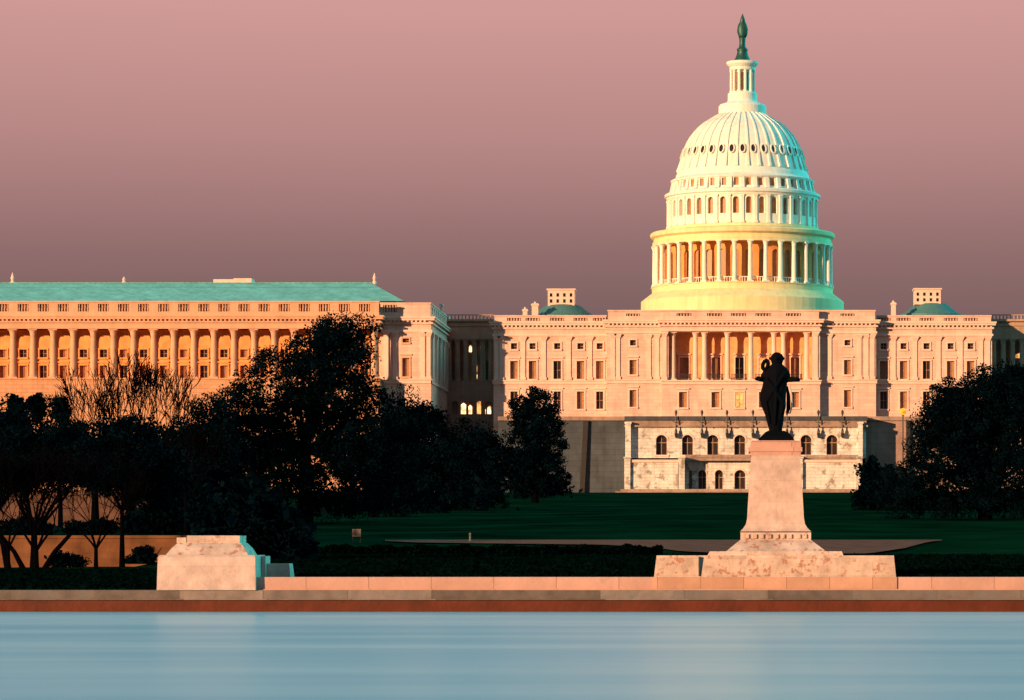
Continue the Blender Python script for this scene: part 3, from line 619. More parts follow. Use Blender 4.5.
# railing between the columns
mb = MB(); mb.lathe([(dr(85.6), dz(278.3, 88)), (dr(86.2), dz(278.3, 88)), (dr(86.2), dz(277.6, 88)), (dr(85.6), dz(277.6, 88))], DX, YD, 72, cap=False)
for k in range(216):
    a = 2*PI*k/216; x, y = ringpos(a, 85.9); mb.lathe([(.09, dz(283, 88)), (.09, dz(278.3, 88))], x, y, 4, cap=False)
obj('gallery_rail', mb, DM, dome)
# ribs of the shell
prof = [(r, y) for r, y in shell[5:]]
for k in range(36):
    a = 2*PI*k/36+PI/36
    if abs(((a+PI) % (2*PI))-PI) > R(125): continue
    m1 = MB(); vs = []
    for i, (r, y) in enumerate(prof):
        t = i/(len(prof)-1); hw = .34*(1-t)+.13*t; h_ = .30*(1-t*.4)
        dx_, dy_ = math.cos(a), math.sin(a)
        ux, uy = math.sin(a), -math.cos(a)
        tz = .35+.65*t
        for (w_, o_) in ((-hw, -.1), (-hw*.8, h_), (hw*.8, h_), (hw, -.1)):
            rr_ = dr(r)+o_*(1-t*.5); m1.v.append((DX+ux*rr_+dx_*w_, YD+uy*rr_+dy_*w_, dzs(y)+o_*tz*.8))
    for i in range(len(prof)-1):
        for j in range(4):
            j2 = (j+1) % 4; m1.f.append((i*4+j, i*4+j2, (i+1)*4+j2, (i+1)*4+j))
    m1.f.append((0, 1, 2, 3)); obj('rib', m1, DM, dome)
# oval lights in the shell: hooded frame plus dark pane
for k in range(36):
    a = 2*PI*k/36; aa = ((a+PI) % (2*PI))-PI
    if abs(aa) > R(115): continue
    m1 = MB(); m2 = MB(); y0 = 152.6; r0 = dr(59.3)+.05; ux, uy, tx, ty = math.sin(a), -math.cos(a), math.cos(a), math.sin(a)
    slope = (dr(61.0)-dr(57.8))/(dzs(148)-dzs(158)); n0 = 14
    def pt(w_, h_, o_): rr_ = r0-slope*h_+o_; return (DX+ux*rr_+tx*w_, YD+uy*rr_+ty*w_, dzs(y0)+h_)
    ring = []
    for i in range(n0):
        t = 2*PI*i/n0; c, s_ = math.cos(t), math.sin(t)
        ring.append([pt(.70*c, 1.08*s_, -.1), pt(.70*c, 1.08*s_, .42), pt(.46*c, .84*s_, .42), pt(.46*c, .84*s_, .1)])
    for i in range(n0):
        A_, B_ = ring[i], ring[(i+1) % n0]
        for j in range(3): m1.poly([A_[j], B_[j], B_[j+1], A_[j+1]])
    m2.poly([pt(.48*math.cos(2*PI*i/n0), .86*math.sin(2*PI*i/n0), .16) for i in range(n0)])
    obj('oval_frame', m1, DM, dome); obj('oval_window', m2, M['glass'], dome)
# crowning lantern
mb = MB(); mb.lathe([(dr(r), dz(y, 15)) for r, y in ((23.5, 113.5), (23.8, 112), (23.8, 105.5), (22.5, 103.6), (20, 103), (15.5, 101), (14.6, 99), (14.6, 92.5), (13.5, 92), (13, 91))], DX, YD, 36)
mb.lathe([(dr(r), dz(y, 15)) for r, y in ((9.2, 91), (9.2, 69))], DX, YD, 24)
mb.lathe([(dr(r), dz(y, 15)) for r, y in ((11.5, 69.3), (12.8, 69), (12.8, 66), (14, 65), (15.8, 63), (16, 60.8), (14.5, 60.2), (8, 60))], DX, YD, 36)
lan = obj('lantern', mb, DM, dome)
for k in range(12):
    a = 2*PI*(k+.5)/12; x, y = ringpos(a, 11.6)
    m1 = MB(); m1.lathe([(.36, dz(91, 15)), (.30, dz(89.5, 15)), (.27, dz(71, 15)), (.36, dz(69.2, 15))], x, y, 10); obj('lantern_column', m1, DM, dome)
for k in range(12):
    a = 2*PI*k/12; 
    m1 = MB(); f = lambda u, z, d: (DX+(dr(9.25)+.03-d)*math.sin(a+u), YD-(dr(9.25)+.03-d)*math.cos(a+u), z)
    m1.poly([f(-.13, dz(89, 15), 0), f(.13, dz(89, 15), 0), f(.13, dz(71.5, 15), 0), f(-.13, dz(71.5, 15), 0)]); obj('lantern_window', m1, M['blind'], dome)
# statue on top of the dome
root = empty('rooftop_statue', (DX, YD, dz(60, 15)), 'small green bronze robed figure on a flared pedestal, on the very top of the dome', 'statue')
mb = MB(); mb.lathe([(dr(r), dz(y, 15)+.004) for r, y in ((8.4, 60.2), (8.3, 59), (7.2, 57), (6, 54), (5, 50.5), (5.4, 49.5), (5.6, 47.5), (4.4, 47), (3.4, 45.5), (3, 42), (3.1, 38), (3.6, 36.2))], DX, YD, 20); obj('pedestal', mb, M['verd'], root, smooth=True)
mb = MB()
rows = [(36.5, 3.3, 3), (34, 4.4, 3.6), (31, 5.2, 3.8), (28, 5.4, 3.8), (25, 4.9, 3.4), (22.5, 4.0, 2.8), (21, 3.1, 2.4), (20, 2.7, 2.2), (18.8, 2.6, 2.3), (17.2, 2.2, 2.2), (15.8, 1.7, 1.9), (14.4, 1.1, 1.3), (13.2, .6, .8), (12.2, .2, .3)]
sg = 16
for (y, rx, ry) in rows:
    for k in range(sg):
        t = 2*PI*k/sg; fo = 1+(.08*math.sin(5*t+y) if y > 22 else 0); mb.v.append((DX+.2*sD+dr(rx)*fo*math.cos(t), YD+dr(ry)*fo*math.sin(t), dz(y, 15)))
for i in range(len(rows)-1):
    for k in range(sg): mb.f.append((i*sg+k, i*sg+(k+1) % sg, (i+1)*sg+(k+1) % sg, (i+1)*sg+k))
mb.f.append(tuple(reversed(range(sg)))); mb.f.append(tuple(range((len(rows)-1)*sg, len(rows)*sg))); obj('body', mb, M['verd'], root, smooth=True)

# ------------------------------------------------------------------ left wing with the long colonnade
W0 = empty('colonnaded_wing_building', (-100, 400, 15), 'marble wing building with a row of tall columns and green copper roof, at left', 'building')
wm, wt = M['wing'], M['wingtrim']
Y = 388.0; x0, x1 = fx(-110, Y), fx(431, Y)
cs = [374.5-20.08*k for k in range(22)]; bays = [c-10.04 for c in cs[:-1]]
Yi = 388.0; holes = []
for i, p in enumerate(bays):
    if p < -12: continue
    holes.append(win(p, 349.5, 357.5, 7.5, Yi, W0, M['ochre'], 'glass' if i % 3 else 'blind'))
    holes.append(win(p, 365.5, 378, 7.5, Yi, W0, M['ochre'], 'blind' if i % 4 else 'glass'))
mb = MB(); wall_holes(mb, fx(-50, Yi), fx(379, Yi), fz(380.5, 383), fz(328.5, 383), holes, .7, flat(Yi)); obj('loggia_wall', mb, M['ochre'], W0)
h2 = [win(405.8, 338.5, 342.5, 6.5, Y, W0, wt), win(405.8, 358, 376.5, 7, Y, W0, wt, 'blind')]
mb = MB(); wall_holes(mb, fx(379, Y)+.003, x1, 15, fz(317, Y), h2, .7, flat(Y)); mb.box(x0, fx(-50, Y), Y, 425, 15, fz(317, Y))
mb.box(fx(-50, Y), fx(379, Y), Y+.75, 425, 15, fz(317, Y)); body_walls(mb, fx(379, Y)+.003, x1, Y, 440, 15, fz(317, Y)); obj('wall', mb, M['facade'], W0)
Y = 383.0; px0, px1 = fx(-50, Y), fx(379.5, Y)
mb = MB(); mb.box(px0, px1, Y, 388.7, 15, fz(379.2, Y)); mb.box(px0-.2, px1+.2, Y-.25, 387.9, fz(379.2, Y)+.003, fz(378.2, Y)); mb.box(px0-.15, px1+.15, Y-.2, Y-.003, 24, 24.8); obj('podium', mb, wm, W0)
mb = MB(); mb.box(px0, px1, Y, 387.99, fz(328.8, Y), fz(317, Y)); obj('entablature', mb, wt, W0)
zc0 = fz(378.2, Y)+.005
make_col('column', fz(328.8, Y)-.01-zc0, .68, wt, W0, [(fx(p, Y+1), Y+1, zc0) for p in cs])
cornice(W0, wt, -50, 379.5, Y, 328.8, 319.2, 316, yback=387)
cornice(W0, M['trim'], 380.5, 431, 388, 332, 320.5, 316, yback=440, left=False)
balustrade(W0, wt, -49, 378.8, Y-.3, 301, 316.8, [(p-5.5, p+5.5) for p in bays if p > -48], 303.8, 311.5)
balustrade(W0, M['facade'], 380.5, 430.5, 387.6, 302.5, 317.6, [(383, 397)], 305, 312)
mb = MB(); xs_ = fx(430.5, 387.6); zt_, zb_ = fz(302.5, 387.6), fz(317.6, 387.6)
hs = [(u, u+3.2, zb_+1.1, zt_-.7, False) for u in (391, 396.5, 402, 407.5, 413, 418.5, 424)]
wall_holes(mb, 388.3, 440, zb_, zt_-.3, hs, .4, lambda u, z, d: (xs_-d, u, z)); mb.box(xs_-.6, xs_+.15, 388.5, 440, zt_-.297, zt_)
o = obj('parapet', mb, M['facade'], W0); m2 = MB()
for h in hs:
    for i in range(5): m2.lathe([(.1, h[2]), (.17, h[2]+.5), (.08, h[3]-.4), (.12, h[3])], xs_-.25, h[0]+(i+.5)*.64, 6)
obj('balusters', m2, M['facade'], o)
# pilasters on the end pavilion, front and side
for e_ in (386.5, 395, 423, 428.6): pil(e_-2, e_+2, 332.3, 379.5, 388, W0, M['trim'], .35)
Xs = x1
for yy in (389, 399, 409, 419, 429):
    m1 = MB(); z0, z1 = fz(379.5, 388), fz(332.3, 388); m1.box(Xs+.003, Xs+.35, yy, yy+1.1, z0, z1-1); m1.box(Xs+.003, Xs+.6, yy-.15, yy+1.25, z1-.997, z1); obj('pilaster', m1, M['trim'], W0)
mb = MB(); mb.box(fx(380, 388), Xs+.25, 387.7, 387.997, fz(383.5, 388), fz(380.2, 388)); mb.box(Xs+.003, Xs+.25, 387.7, 440, fz(383.5, 388), fz(380.2, 388)); mb.box(fx(380, 388), Xs+.4, 387.5, 387.997, fz(380.2, 388)+.003, fz(379.6, 388)); obj('belt_course', mb, M['trim'], W0)
# roof
ea, eb = fx(-40, 386.5), fx(404, 386.5); ze = fz(301, 386.5); zr = fz(283, 402)
mb = MB(); mb.frus((ea, eb, 386.5, 424), (fx(-10, 402), fx(371, 402), 402, 412), ze, zr); rf = obj('copper_roof', mb, M['copper'], W0)
mb = MB(); mb.box(fx(-10, 402), fx(371.5, 402), 401.8, 402.2, zr, zr+.12); obj('ridge_cap', mb, M['copper'], rf)
mb = MB(); mb.box(fx(214, 404), fx(252, 404), 403, 409, zr, fz(279.6, 404)); mb.box(fx(234, 404), fx(252, 404), 403.2, 408, fz(279.6, 404), fz(278.6, 404)); obj('roof_skylight', mb, M['trim'], rf)
for p, hh in ((12.5, 1.8), (124, .9), (374.5, 1.7)):
    m1 = MB(); yy = 402.5; m1.lathe([(.45, zr-.3), (.5, zr+.2), (.25, zr+.5), (.42, zr+.5+hh*.35), (.3, zr+.5+hh*.5), (.06, zr+.5+hh)], fx(p, yy), yy, 10); obj('finial', m1, M['trim'], rf)
mb = MB(); mb.lathe([(.35, zt_), (.45, zt_+.4), (.3, zt_+.7), (.55, zt_+1.5), (.5, zt_+1.7)], fx(441.5, 418), 418, 10); obj('urn', mb, M['trim'], W0)

# ------------------------------------------------------------------ recessed link buildings
def link(label, a, b, litspots, cxs):
    Y = 432.0; root = empty('link_building', (fx((a+b)/2, Y), Y+6, 15.6), label, 'building', 'recessed colonnaded links between the buildings')
    x0, x1 = fx(a, Y), fx(b, Y); zt, ze = fz(321.5, Y), fz(339, Y); zf = fz(382, Y)
    mb = MB(); mb.box(x0, x1, Y, Y+14, ze, zt); obj('entablature', mb, M['link'], root)
    mb = MB(); mb.box(x0, x1, Y-.8, Y+1, zt+.003, zt+.5); mb.box(x0, x1, Y-.3, Y-.003, zt-1, zt-.4); obj('cornice', mb, M['link'], root)
    mb = MB(); mb.box(x0, x1, Y+.3, Y+.6, zt+1.4, zt+1.6)
    k = int((x1-x0)/.8)
    for i in range(k): mb.lathe([(.12, zt+.5), (.17, zt+.85), (.1, zt+1.4)], x0+(i+.5)*.8, Y+.45, 6, cap=False)
    obj('balustrade', mb, M['link'], root)
    hs = [(fx(c-3, Y), fx(c+3, Y), fz(414, Y), fz(401, Y), True) for c in cxs]
    mb = MB(); wall_holes(mb, x0, x1, 15, zf, hs, .8, flat(Y)); mb.poly([(x0, Y, zf), (x1, Y, zf), (x1, Y+5, zf), (x0, Y+5, zf)]); obj('wall', mb, M['link'], root)
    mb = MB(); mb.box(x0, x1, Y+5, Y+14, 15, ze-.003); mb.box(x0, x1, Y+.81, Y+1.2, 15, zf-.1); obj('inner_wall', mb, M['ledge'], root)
    cs = [a+3+ (b-a-6)*i/max(1, round((b-a-6)/9)) for i in range(round((b-a-6)/9)+1)]
    make_col('column', ze-zf-.01, .6, M['link'], root, [(fx(c, Y+1), Y+1, zf+.005) for c in cs])
    for (p, yt, yb, w_, m_) in litspots:
        m1 = MB(); yy = Y+4.9 if yb < 383 else Y+.7; q0, q1, z0, z1 = fx(p-w_/2, yy), fx(p+w_/2, yy), fz(yb, yy), fz(yt, yy)
        m1.poly([(q0, yy, z0), (q1, yy, z0), (q1, yy, z1-.4), ((q0+q1)/2, yy, z1), (q0, yy, z1-.4)]); o = obj('window', m1, M[m_], root)
        m2 = MB(); m2.box(q0-.15, q0-.003, yy-.06, yy-.003, z0-.1, z1-.3); m2.box(q1+.003, q1+.15, yy-.06, yy-.003, z0-.1, z1-.3); m2.box(q0-.15, q1+.15, yy-.06, yy-.003, z0-.2, z0-.103); obj('frame', m2, M['balu'], o)
link('narrow shadowed link building with lit windows, between the left wing and the domed building', 446, 494,
     [(470.5, 345, 352, 3, 'bright'), (481.5, 345, 351, 2.5, 'bright'), (475.5, 364, 372, 3.4, 'lit'), (475.5, 373, 381.5, 3.6, 'bright'), (457, 360, 380, 4, 'blind'), (487, 360, 380, 3, 'glass'), (463.5, 403, 414, 5, 'bright'), (470.3, 405, 414, 3.5, 'bright'), (479, 400, 414, 4, 'lit'), (484.5, 408, 414, 3, 'bright'), (489.7, 406, 414, 4.5, 'bright')],
     [455, 463.5, 471, 479.5, 488])
link('shadowed colonnaded link building cut off by the right edge, beyond the domed building', 991, 1100,
     [(1020, 353, 358, 9, 'lit'), (1004, 360, 378, 4, 'glass'), (1038, 353, 358, 6, 'lit')], [1000, 1016, 1032, 1048])

# ------------------------------------------------------------------ terrace
T0 = empty('terrace', (0, 392, 15.6), 'tall terrace wall with rows of dark arched openings, below the domed building', 'terrace')
tmt = M['terrace']; Y = 390.0
hs = []
def arch_win(p, yt, yb, w_, Y):
    hs.append((fx(p-w_/2, Y), fx(p+w_/2, Y), fz(yb, Y), fz(yt, Y), True)); x0, x1, z0, z1 = hs[-1][:4]
    m1 = MB(); yy = Y+.9; xc = (x0+x1)/2
    m1.box(xc-.06, xc+.06, yy-.1, yy-.02, z0, z1); m1.box(x0, x1, yy-.09, yy-.03, z0+(z1-z0)*.6, z0+(z1-z0)*.6+.15); m1.box(x0, x0+.12, yy-.1, yy-.02, z0, z1-(x1-x0)/2); m1.box(x1-.12, x1, yy-.1, yy-.02, z0, z1-(x1-x0)/2)
    o = obj('arched_window', m1, M['balu'], T0); m2 = MB(); m2.poly([(x0-.1, yy, z0-.1), (x1+.1, yy, z0-.1), (x1+.1, yy, z1+.1), (x0-.1, yy, z1+.1)]); obj('pane', m2, M['glass'], o)
    m3 = MB(); m3.box(x0-.4, x1+.4, Y-.3, Y-.003, z0-.4, z0-.003); r = (x1-x0)/2
    for i in range(12):
        t0, t1 = PI*i/12, PI*(i+1)/12; zc = z1-r
        m3.poly([(xc+r*1.02*math.cos(t0), Y-.12, zc+r*1.02*math.sin(t0)), (xc+r*1.3*math.cos(t0), Y-.12, zc+r*1.3*math.sin(t0)), (xc+r*1.3*math.cos(t1), Y-.12, zc+r*1.3*math.sin(t1)), (xc+r*1.02*math.cos(t1), Y-.12, zc+r*1.02*math.sin(t1))])
        m3.poly([(xc+r*1.3*math.cos(t0), Y-.12, zc+r*1.3*math.sin(t0)), (xc+r*1.3*math.cos(t0), Y-.003, zc+r*1.3*math.sin(t0)), (xc+r*1.3*math.cos(t1), Y-.003, zc+r*1.3*math.sin(t1)), (xc+r*1.3*math.cos(t1), Y-.12, zc+r*1.3*math.sin(t1))])
    obj('surround', m3, M['trim'], o)
for p in (661.5, 687.5, 712.8, 739.8, 777, 806, 832): arch_win(p, 435, 454.8, 11, Y)
up = list(hs); hs.clear()
x0, x1 = fx(626, Y), fx(866, Y)
mb = MB(); wall_holes(mb, x0, x1, fz(458, Y), fz(427, Y), up, 1, flat(Y)); body_walls(mb, x0, x1, Y, 402, 15.2, fz(427, Y)); obj('upper_wall', mb, tmt, T0)
for (p, w_) in ((690.5, 3.2), (702.2, 8), (719, 8), (740, 11), (765, 8), (782, 8)): arch_win(p, 470, 489, w_, Y-.6)
lw = list(hs); hs.clear()
mb = MB(); wall_holes(mb, fx(684, Y), fx(802, Y), 15.2, fz(461, Y), lw, 1, flat(Y-.6)); mb.box(fx(626, Y), fx(802, Y), Y-.55, Y-.003, fz(461.2, Y), fz(461, Y)); obj('lower_wall', mb, tmt, T0)
for (a, b) in ((631, 678.5), (803, 856)):
    mb = MB(); mb.box(fx(a, Y), fx(b, Y), Y-4.5, Y-.61, 15.2, fz(463, Y)); obj('projecting_block', mb, tmt, T0)
    mb = MB(); mb.box(fx(a-.8, Y), fx(b+.8, Y), Y-4.8, Y-.3, fz(463, Y)+.003, fz(460.2, Y)); obj('block_coping', mb, M['trim'], T0)
for (a, b) in ((625, 631), (679, 685), (798, 802.5), (856.5, 861.5)):
    mb = MB(); mb.box(fx(a, Y), fx(b, Y), Y-5.2, Y-.61, 15.2, fz(459, Y)); mb.box(fx(a-.7, Y), fx(b+.7, Y), Y-5.5, Y-.4, fz(459, Y)+.003, fz(457.5, Y)); obj('pier', mb, tmt, T0)
for (a, b) in ((625.5, 631), (858, 862.5)):
    mb = MB(); mb.box(fx(a, Y), fx(b, Y), Y-1.6, Y-.003, fz(457.4, Y), fz(424, Y)); mb.box(fx(a-.7, Y), fx(b+.7, Y), Y-1.9, Y-.003, fz(424, Y)+.003, fz(422, Y)); obj('pier', mb, tmt, T0)
mb = MB(); mb.box(fx(685, Y), fx(798, Y), Y-2.4, Y-.003, fz(461, Y)+.003, fz(458.6, Y))
k = 90
for i in range(k): mb.lathe([(.1, fz(458.6, Y)), (.16, fz(457.5, Y)), (.1, fz(455.6, Y))], fx(686+i*1.24, Y), Y-1.9, 5, cap=False)
mb.box(fx(685, Y), fx(798, Y), Y-2.1, Y-1.7, fz(455.6, Y), fz(454.9, Y)); obj('balcony', mb, M['ledge'], T0)
mb = MB(); mb.box(fx(805, Y), fx(858, Y), Y-3, Y-2.6, fz(456.3, Y), fz(455.6, Y))
for i in range(40): mb.lathe([(.1, fz(460.2, Y)), (.17, fz(458.8, Y)), (.1, fz(456.3, Y))], fx(806+i*1.3, Y), Y-2.8, 5, cap=False)
obj('balustrade', mb, M['ledge'], T0)
# top ledge: string course, dark frieze, parapet
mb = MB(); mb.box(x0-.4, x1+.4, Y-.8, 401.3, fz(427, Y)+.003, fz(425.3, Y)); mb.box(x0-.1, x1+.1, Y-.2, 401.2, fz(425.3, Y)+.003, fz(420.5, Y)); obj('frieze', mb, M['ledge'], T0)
mb = MB(); mb.box(x0-.3, x1+.3, Y-.5, 401.1, fz(420.5, Y)+.003, fz(416.3, Y)); obj('top_parapet', mb, M['grey'], T0)
mb = MB(); mb.box(x0-1, x1+.5, Y-6.5, Y-5.3, 15.1, fz(489.6, Y)); mb.box(x0-2, x1+1.5, Y-8, Y-6.51, 15.0, fz(492, Y)); obj('foundation_step', mb, M['ledge'], T0)
# set-back grey wings of the terrace
for (a, b) in ((498, 626), (866, 1100)):
    Y2 = 396.0; mb = MB(); xa, xb = fx(a, Y2), fx(b, Y2)-.01 if a < 600 else fx(b, Y2)
    if a > 600: xa += .01
    mb.box(xa, xb, Y2, 402.5, 15.1, fz(420.5, Y2)); obj('flank_wall', mb, M['grey'] if a < 600 else M['brown'], T0)  # the left wall's shade is put into its colour
    mb = MB(); mb.box(xa, xb, Y2-.4, 402.4, fz(420.5, Y2)+.003, fz(416.5, Y2)); obj('flank_coping', mb, M['ledge'], T0)
for (p, w_, q) in ((586, 5, -4), (908, 4, 0)):
    mb = MB(); mb.frus((fx(p-w_/2+q, 396), fx(p+w_/2+q, 396), 394.9, 395.997), (fx(p-w_/2, 396), fx(p+w_/2, 396), 395.3, 395.997), 15.1, fz(421, 396)); obj('dark_strip', mb, M['iron'], T0)  # narrow dark strip standing against each flank wall
# iron lamp standards along the terrace
tops = {676: 409, 702: 411, 727: 407, 753: 411, 787: 412, 818.5: 411, 842.5: 411}
first = None
locs = [(fx(p, 389), 389.0, fz(433, 389)) for p in tops]
def lamp_std(root_loc):
    r_ = empty('terrace_lamp', root_loc, 'tmp', 'lamp', 'dark iron lamps along the terrace front')
    X_, Y_, Z_ = root_loc; h_ = 4.9
    m1 = MB(); m1.lathe([(.28, Z_), (.3, Z_+.5), (.13, Z_+.9), (.11, Z_+h_-1.2), (.16, Z_+h_-1.1)], X_, Y_, 8)
    obj('post', m1, M['iron'], r_)
    m1 = MB(); m1.tube([(X_-.75, Y_, Z_+2.6), (X_-.45, Y_, Z_+2.35), (X_, Y_, Z_+2.2), (X_+.45, Y_, Z_+2.35), (X_+.75, Y_, Z_+2.6)], .07, 6); obj('crossbar', m1, M['iron'], r_)
    m1 = MB(); m1.lathe([(.15, Z_+h_-1.1), (.3, Z_+h_-.5), (.3, Z_+h_-.35), (.08, Z_+h_)], X_, Y_, 8); obj('finial', m1, M['iron'], r_)
    m1 = MB(); m1.frus((X_-.35, X_+.35, Y_-.35, Y_+.99), (X_-.2, X_+.2, Y_-.2, Y_+.99), Z_-.003, Z_-1.0); obj('bracket', m1, M['iron'], r_)
    return r_
lamps = [lamp_std(locs[0])]
for l in locs[1:]:
    r_ = lamps[0].copy(); col.objects.link(r_); r_.location = W(l)
    for ch in list(lamps[0].children): c = ch.copy(); col.objects.link(c); c.parent = r_
    lamps.append(r_)
for r_, s_ in zip(lamps, ['iron lamp on the terrace between its two leftmost arched windows', 'iron lamp on the terrace, second from the left, between arched windows', 'iron lamp on the terrace below the middle of the columned portico', 'iron lamp on the terrace just left of the tall pedestal',
        'iron lamp on the terrace partly hidden behind the tall pedestal', 'iron lamp on the terrace just right of the tall pedestal', 'iron lamp on the terrace near its right end, past the last arch']): r_['label'] = s_
# lit street lamp by the right tree
OFF[0] = 330.0; Yl = 330.0; X_ = fx(903, Yl); gl = gz(X_, Yl)
root = empty('street_lamp', (X_, Yl, gl), 'lit orange globe lamp on a dark post, just left of the large right tree', 'lamp')
mb = MB(); mb.lathe([(.35, gl), (.3, gl+.8), (.14, gl+1.2), (.1, fz(416, Yl)), (.3, fz(415, Yl))], X_, Yl, 10); obj('post', mb, M['iron'], root)
mb = MB(); mb.ball((X_, Yl, fz(411.5, Yl)), .62, 16); obj('globe', mb, M['lamp'], root, smooth=True)

# ------------------------------------------------------------------ trees
def mesh_fast(name, V, Fq, mat, parent, base):
    me = bpy.data.meshes.new(name); n = len(V); m = len(Fq)
    me.vertices.add(n); me.vertices.foreach_set('co', V.astype(np.float32).ravel()); me.loops.add(m*4); me.loops.foreach_set('vertex_index', Fq.astype(np.int32).ravel())
    me.polygons.add(m); me.polygons.foreach_set('loop_start', np.arange(0, m*4, 4, dtype=np.int32)); me.polygons.foreach_set('loop_total', np.full(m, 4, dtype=np.int32))
    me.update(); me.validate(); me.materials.append(mat); o = bpy.data.objects.new(name, me); col.objects.link(o)
    if parent: o.parent = parent
    else: o.location = base
    return o
def leaf_quads(P, size, rng):
    n = len(P); a = rng.normal(size=(n, 3)); a /= np.linalg.norm(a, axis=1)[:, None]; b = rng.normal(size=(n, 3)); b -= (a*b).sum(1)[:, None]*a; b /= np.linalg.norm(b, axis=1)[:, None]
    s = (size*rng.uniform(.6, 1.35, n))[:, None]; a = a*s*.5; b = b*s*.36
    V = np.stack([P-a, P+b*.9-a*.1, P+a, P-b*.9+a*.15], 1).reshape(-1, 3); return V, np.arange(n*4).reshape(n, 4)
def crown_pts(ells, nclump, per, rng, cr, inner=.35):
    """points gathered in leaf clumps spread through and over a set of ellipsoids"""
    pts = []; vols = np.array([e[3]*e[5]+e[3]*e[4] for e in ells]); vols = vols/vols.sum()
    for e, v in zip(ells, vols):
        k = max(4, int(nclump*v)); d = rng.normal(size=(k, 3)); d /= np.linalg.norm(d, axis=1)[:, None]; rad = np.where(rng.random(k) < inner, rng.uniform(.1, .75, k), rng.uniform(.72, .99, k))
        c = np.array(e[:3])+d*rad[:, None]*np.array(e[3:6])
        for q in c:
            r_ = cr*rng.uniform(.55, 1.35); g = rng.normal(size=(per, 3)); g /= np.linalg.norm(g, axis=1)[:, None]
            pts.append(q+g*(rng.random(per)**.45)[:, None]*r_*np.array([1, 1, .72]))
    return np.concatenate(pts)
def limbs(mb, p, d, length, rad, depth, rr, spread=.55, up=.15, minr=.03, ends=None, kids=(2, 3), droop=0):
    n = 4; pts = [Vector(p)]; rs = [rad]; cur = Vector(p); dd = Vector(d).normalized()
    for i in range(n):
        dd = (dd+Vector((rr.uniform(-.16, .16), rr.uniform(-.16, .16), rr.uniform(-.1, .14)+up*.2-droop))).normalized(); cur = cur+dd*length/n; pts.append(cur.copy()); rs.append(max(minr, rad*(1-.42*(i+1)/n)))
    mb.tube(pts, rs, 7 if rad > .15 else (4 if rad > .06 else 3), cap=False)
    if ends is not None: ends.append(cur.copy())
    if depth <= 0: return
    for k in range(rr.randint(*kids)):
        ax = Vector((rr.gauss(0, 1), rr.gauss(0, 1), rr.gauss(0, .6))).normalized(); nd = (dd+ax*spread+Vector((0, 0, up))).normalized()
        st = pts[-1] if k < 2 else pts[rr.randint(2, 3)]
        limbs(mb, st, nd, length*rr.uniform(.66, .86), rs[-1]*rr.uniform(.68, .85), depth-1, rr, spread, up, minr, ends, kids, droop)
def tree(px, Y, label, ells, nclump, per, leaf, cr, trunk_r, trunk_h, lean=(0, 0), seed=1, mat='leaf', inner=.35, core=True, name='tree', group='dark trees on the grounds', dbase=None, split=5, limb_len=None, depth=3, extra_trunks=()):
    """ells in (px, py, rx_px, rz_px) of the photo's own scale at this depth, made round in plan"""
    OFF[0] = Y; s = 2*Y/F; X = fx(px, Y); z0 = gz(X, Y)-.1 if dbase is None else dbase; rng = np.random.default_rng(seed); rr = random.Random(seed)
    root = empty(name, (X, Y, z0), label, 'tree', group)
    E = []
    for (ex, ey, rx, rz) in ells: E.append((fx(ex, Y)-X, rng.uniform(-.25, .25)*rx*s, fz(ey, Y)-z0, rx*s, rx*s*.75, rz*s))
    P_ = crown_pts(E, nclump, per, rng, cr, inner)
    V, Q = leaf_quads(P_, leaf, rng)
    if core:
        P2 = []
        for e in E:
            k = int(120+7.5*e[3]*e[5]); d = rng.normal(size=(k, 3)); d /= np.linalg.norm(d, axis=1)[:, None]; P2.append(np.array(e[:3])+d*(rng.random(k)**.4)[:, None]*np.array(e[3:6])*.80)
        V2, Q2 = leaf_quads(np.concatenate(P2), leaf*2.3, rng); Q = np.concatenate([Q, Q2+len(V)]); V = np.concatenate([V, V2])
    V[:, 2] = np.maximum(V[:, 2], .15)
    mb = MB(); mb.tube([(0, 0, 0), (lean[0]*.3, lean[1]*.3, trunk_h*.5), (lean[0], lean[1], trunk_h)], [trunk_r*1.35, trunk_r, trunk_r*.85], 9, cap=True)
    for (tx, ty, lx, ly, r_) in extra_trunks: mb.tube([(tx, ty, 0), (tx+lx*.4, ty+ly*.4, trunk_h*.5), (tx+lx, ty+ly, trunk_h)], [r_*1.3, r_, r_*.8], 8)
    top = Vector((lean[0], lean[1], trunk_h*.97))
    for e in E:
        for k in range(split):
            tgt = Vector((e[0]+rr.uniform(-.5, .5)*e[3], e[1]+rr.uniform(-.5, .5)*e[4], e[2]+rr.uniform(-.3, .5)*e[5])); d = tgt-top
            mid = top+d*.5+Vector((rr.uniform(-1, 1), rr.uniform(-1, 1), -.06*d.length)); mb.tube([top, mid, tgt], [trunk_r*.5, trunk_r*.3, trunk_r*.12], 6, cap=False)
            if depth > 0: limbs(mb, tgt, d, (limb_len or e[3]*.22), trunk_r*.12, depth-1, rr)
    o = obj('trunk', mb, M['bark'], None, origin=(0, 0, 0)); o.parent = root; o.location = (0, 0, 0)
    mesh_fast('crown', V, Q, M[mat], root, (X, Y, z0))
    return root
# big tree left of the centre
tree(305, 215, 'biggest dark tree, broad domed crown in front of the left wing building', [(330, 372, 52, 50), (290, 400, 62, 52), (375, 420, 48, 42), (240, 425, 48, 36), (345, 460, 80, 58), (270, 480, 60, 50), (410, 425, 27, 24), (345, 338, 40, 20), (225, 470, 38, 42)],
     640, 170, .30, 1.6, .75, 9, seed=11, inner=.2)
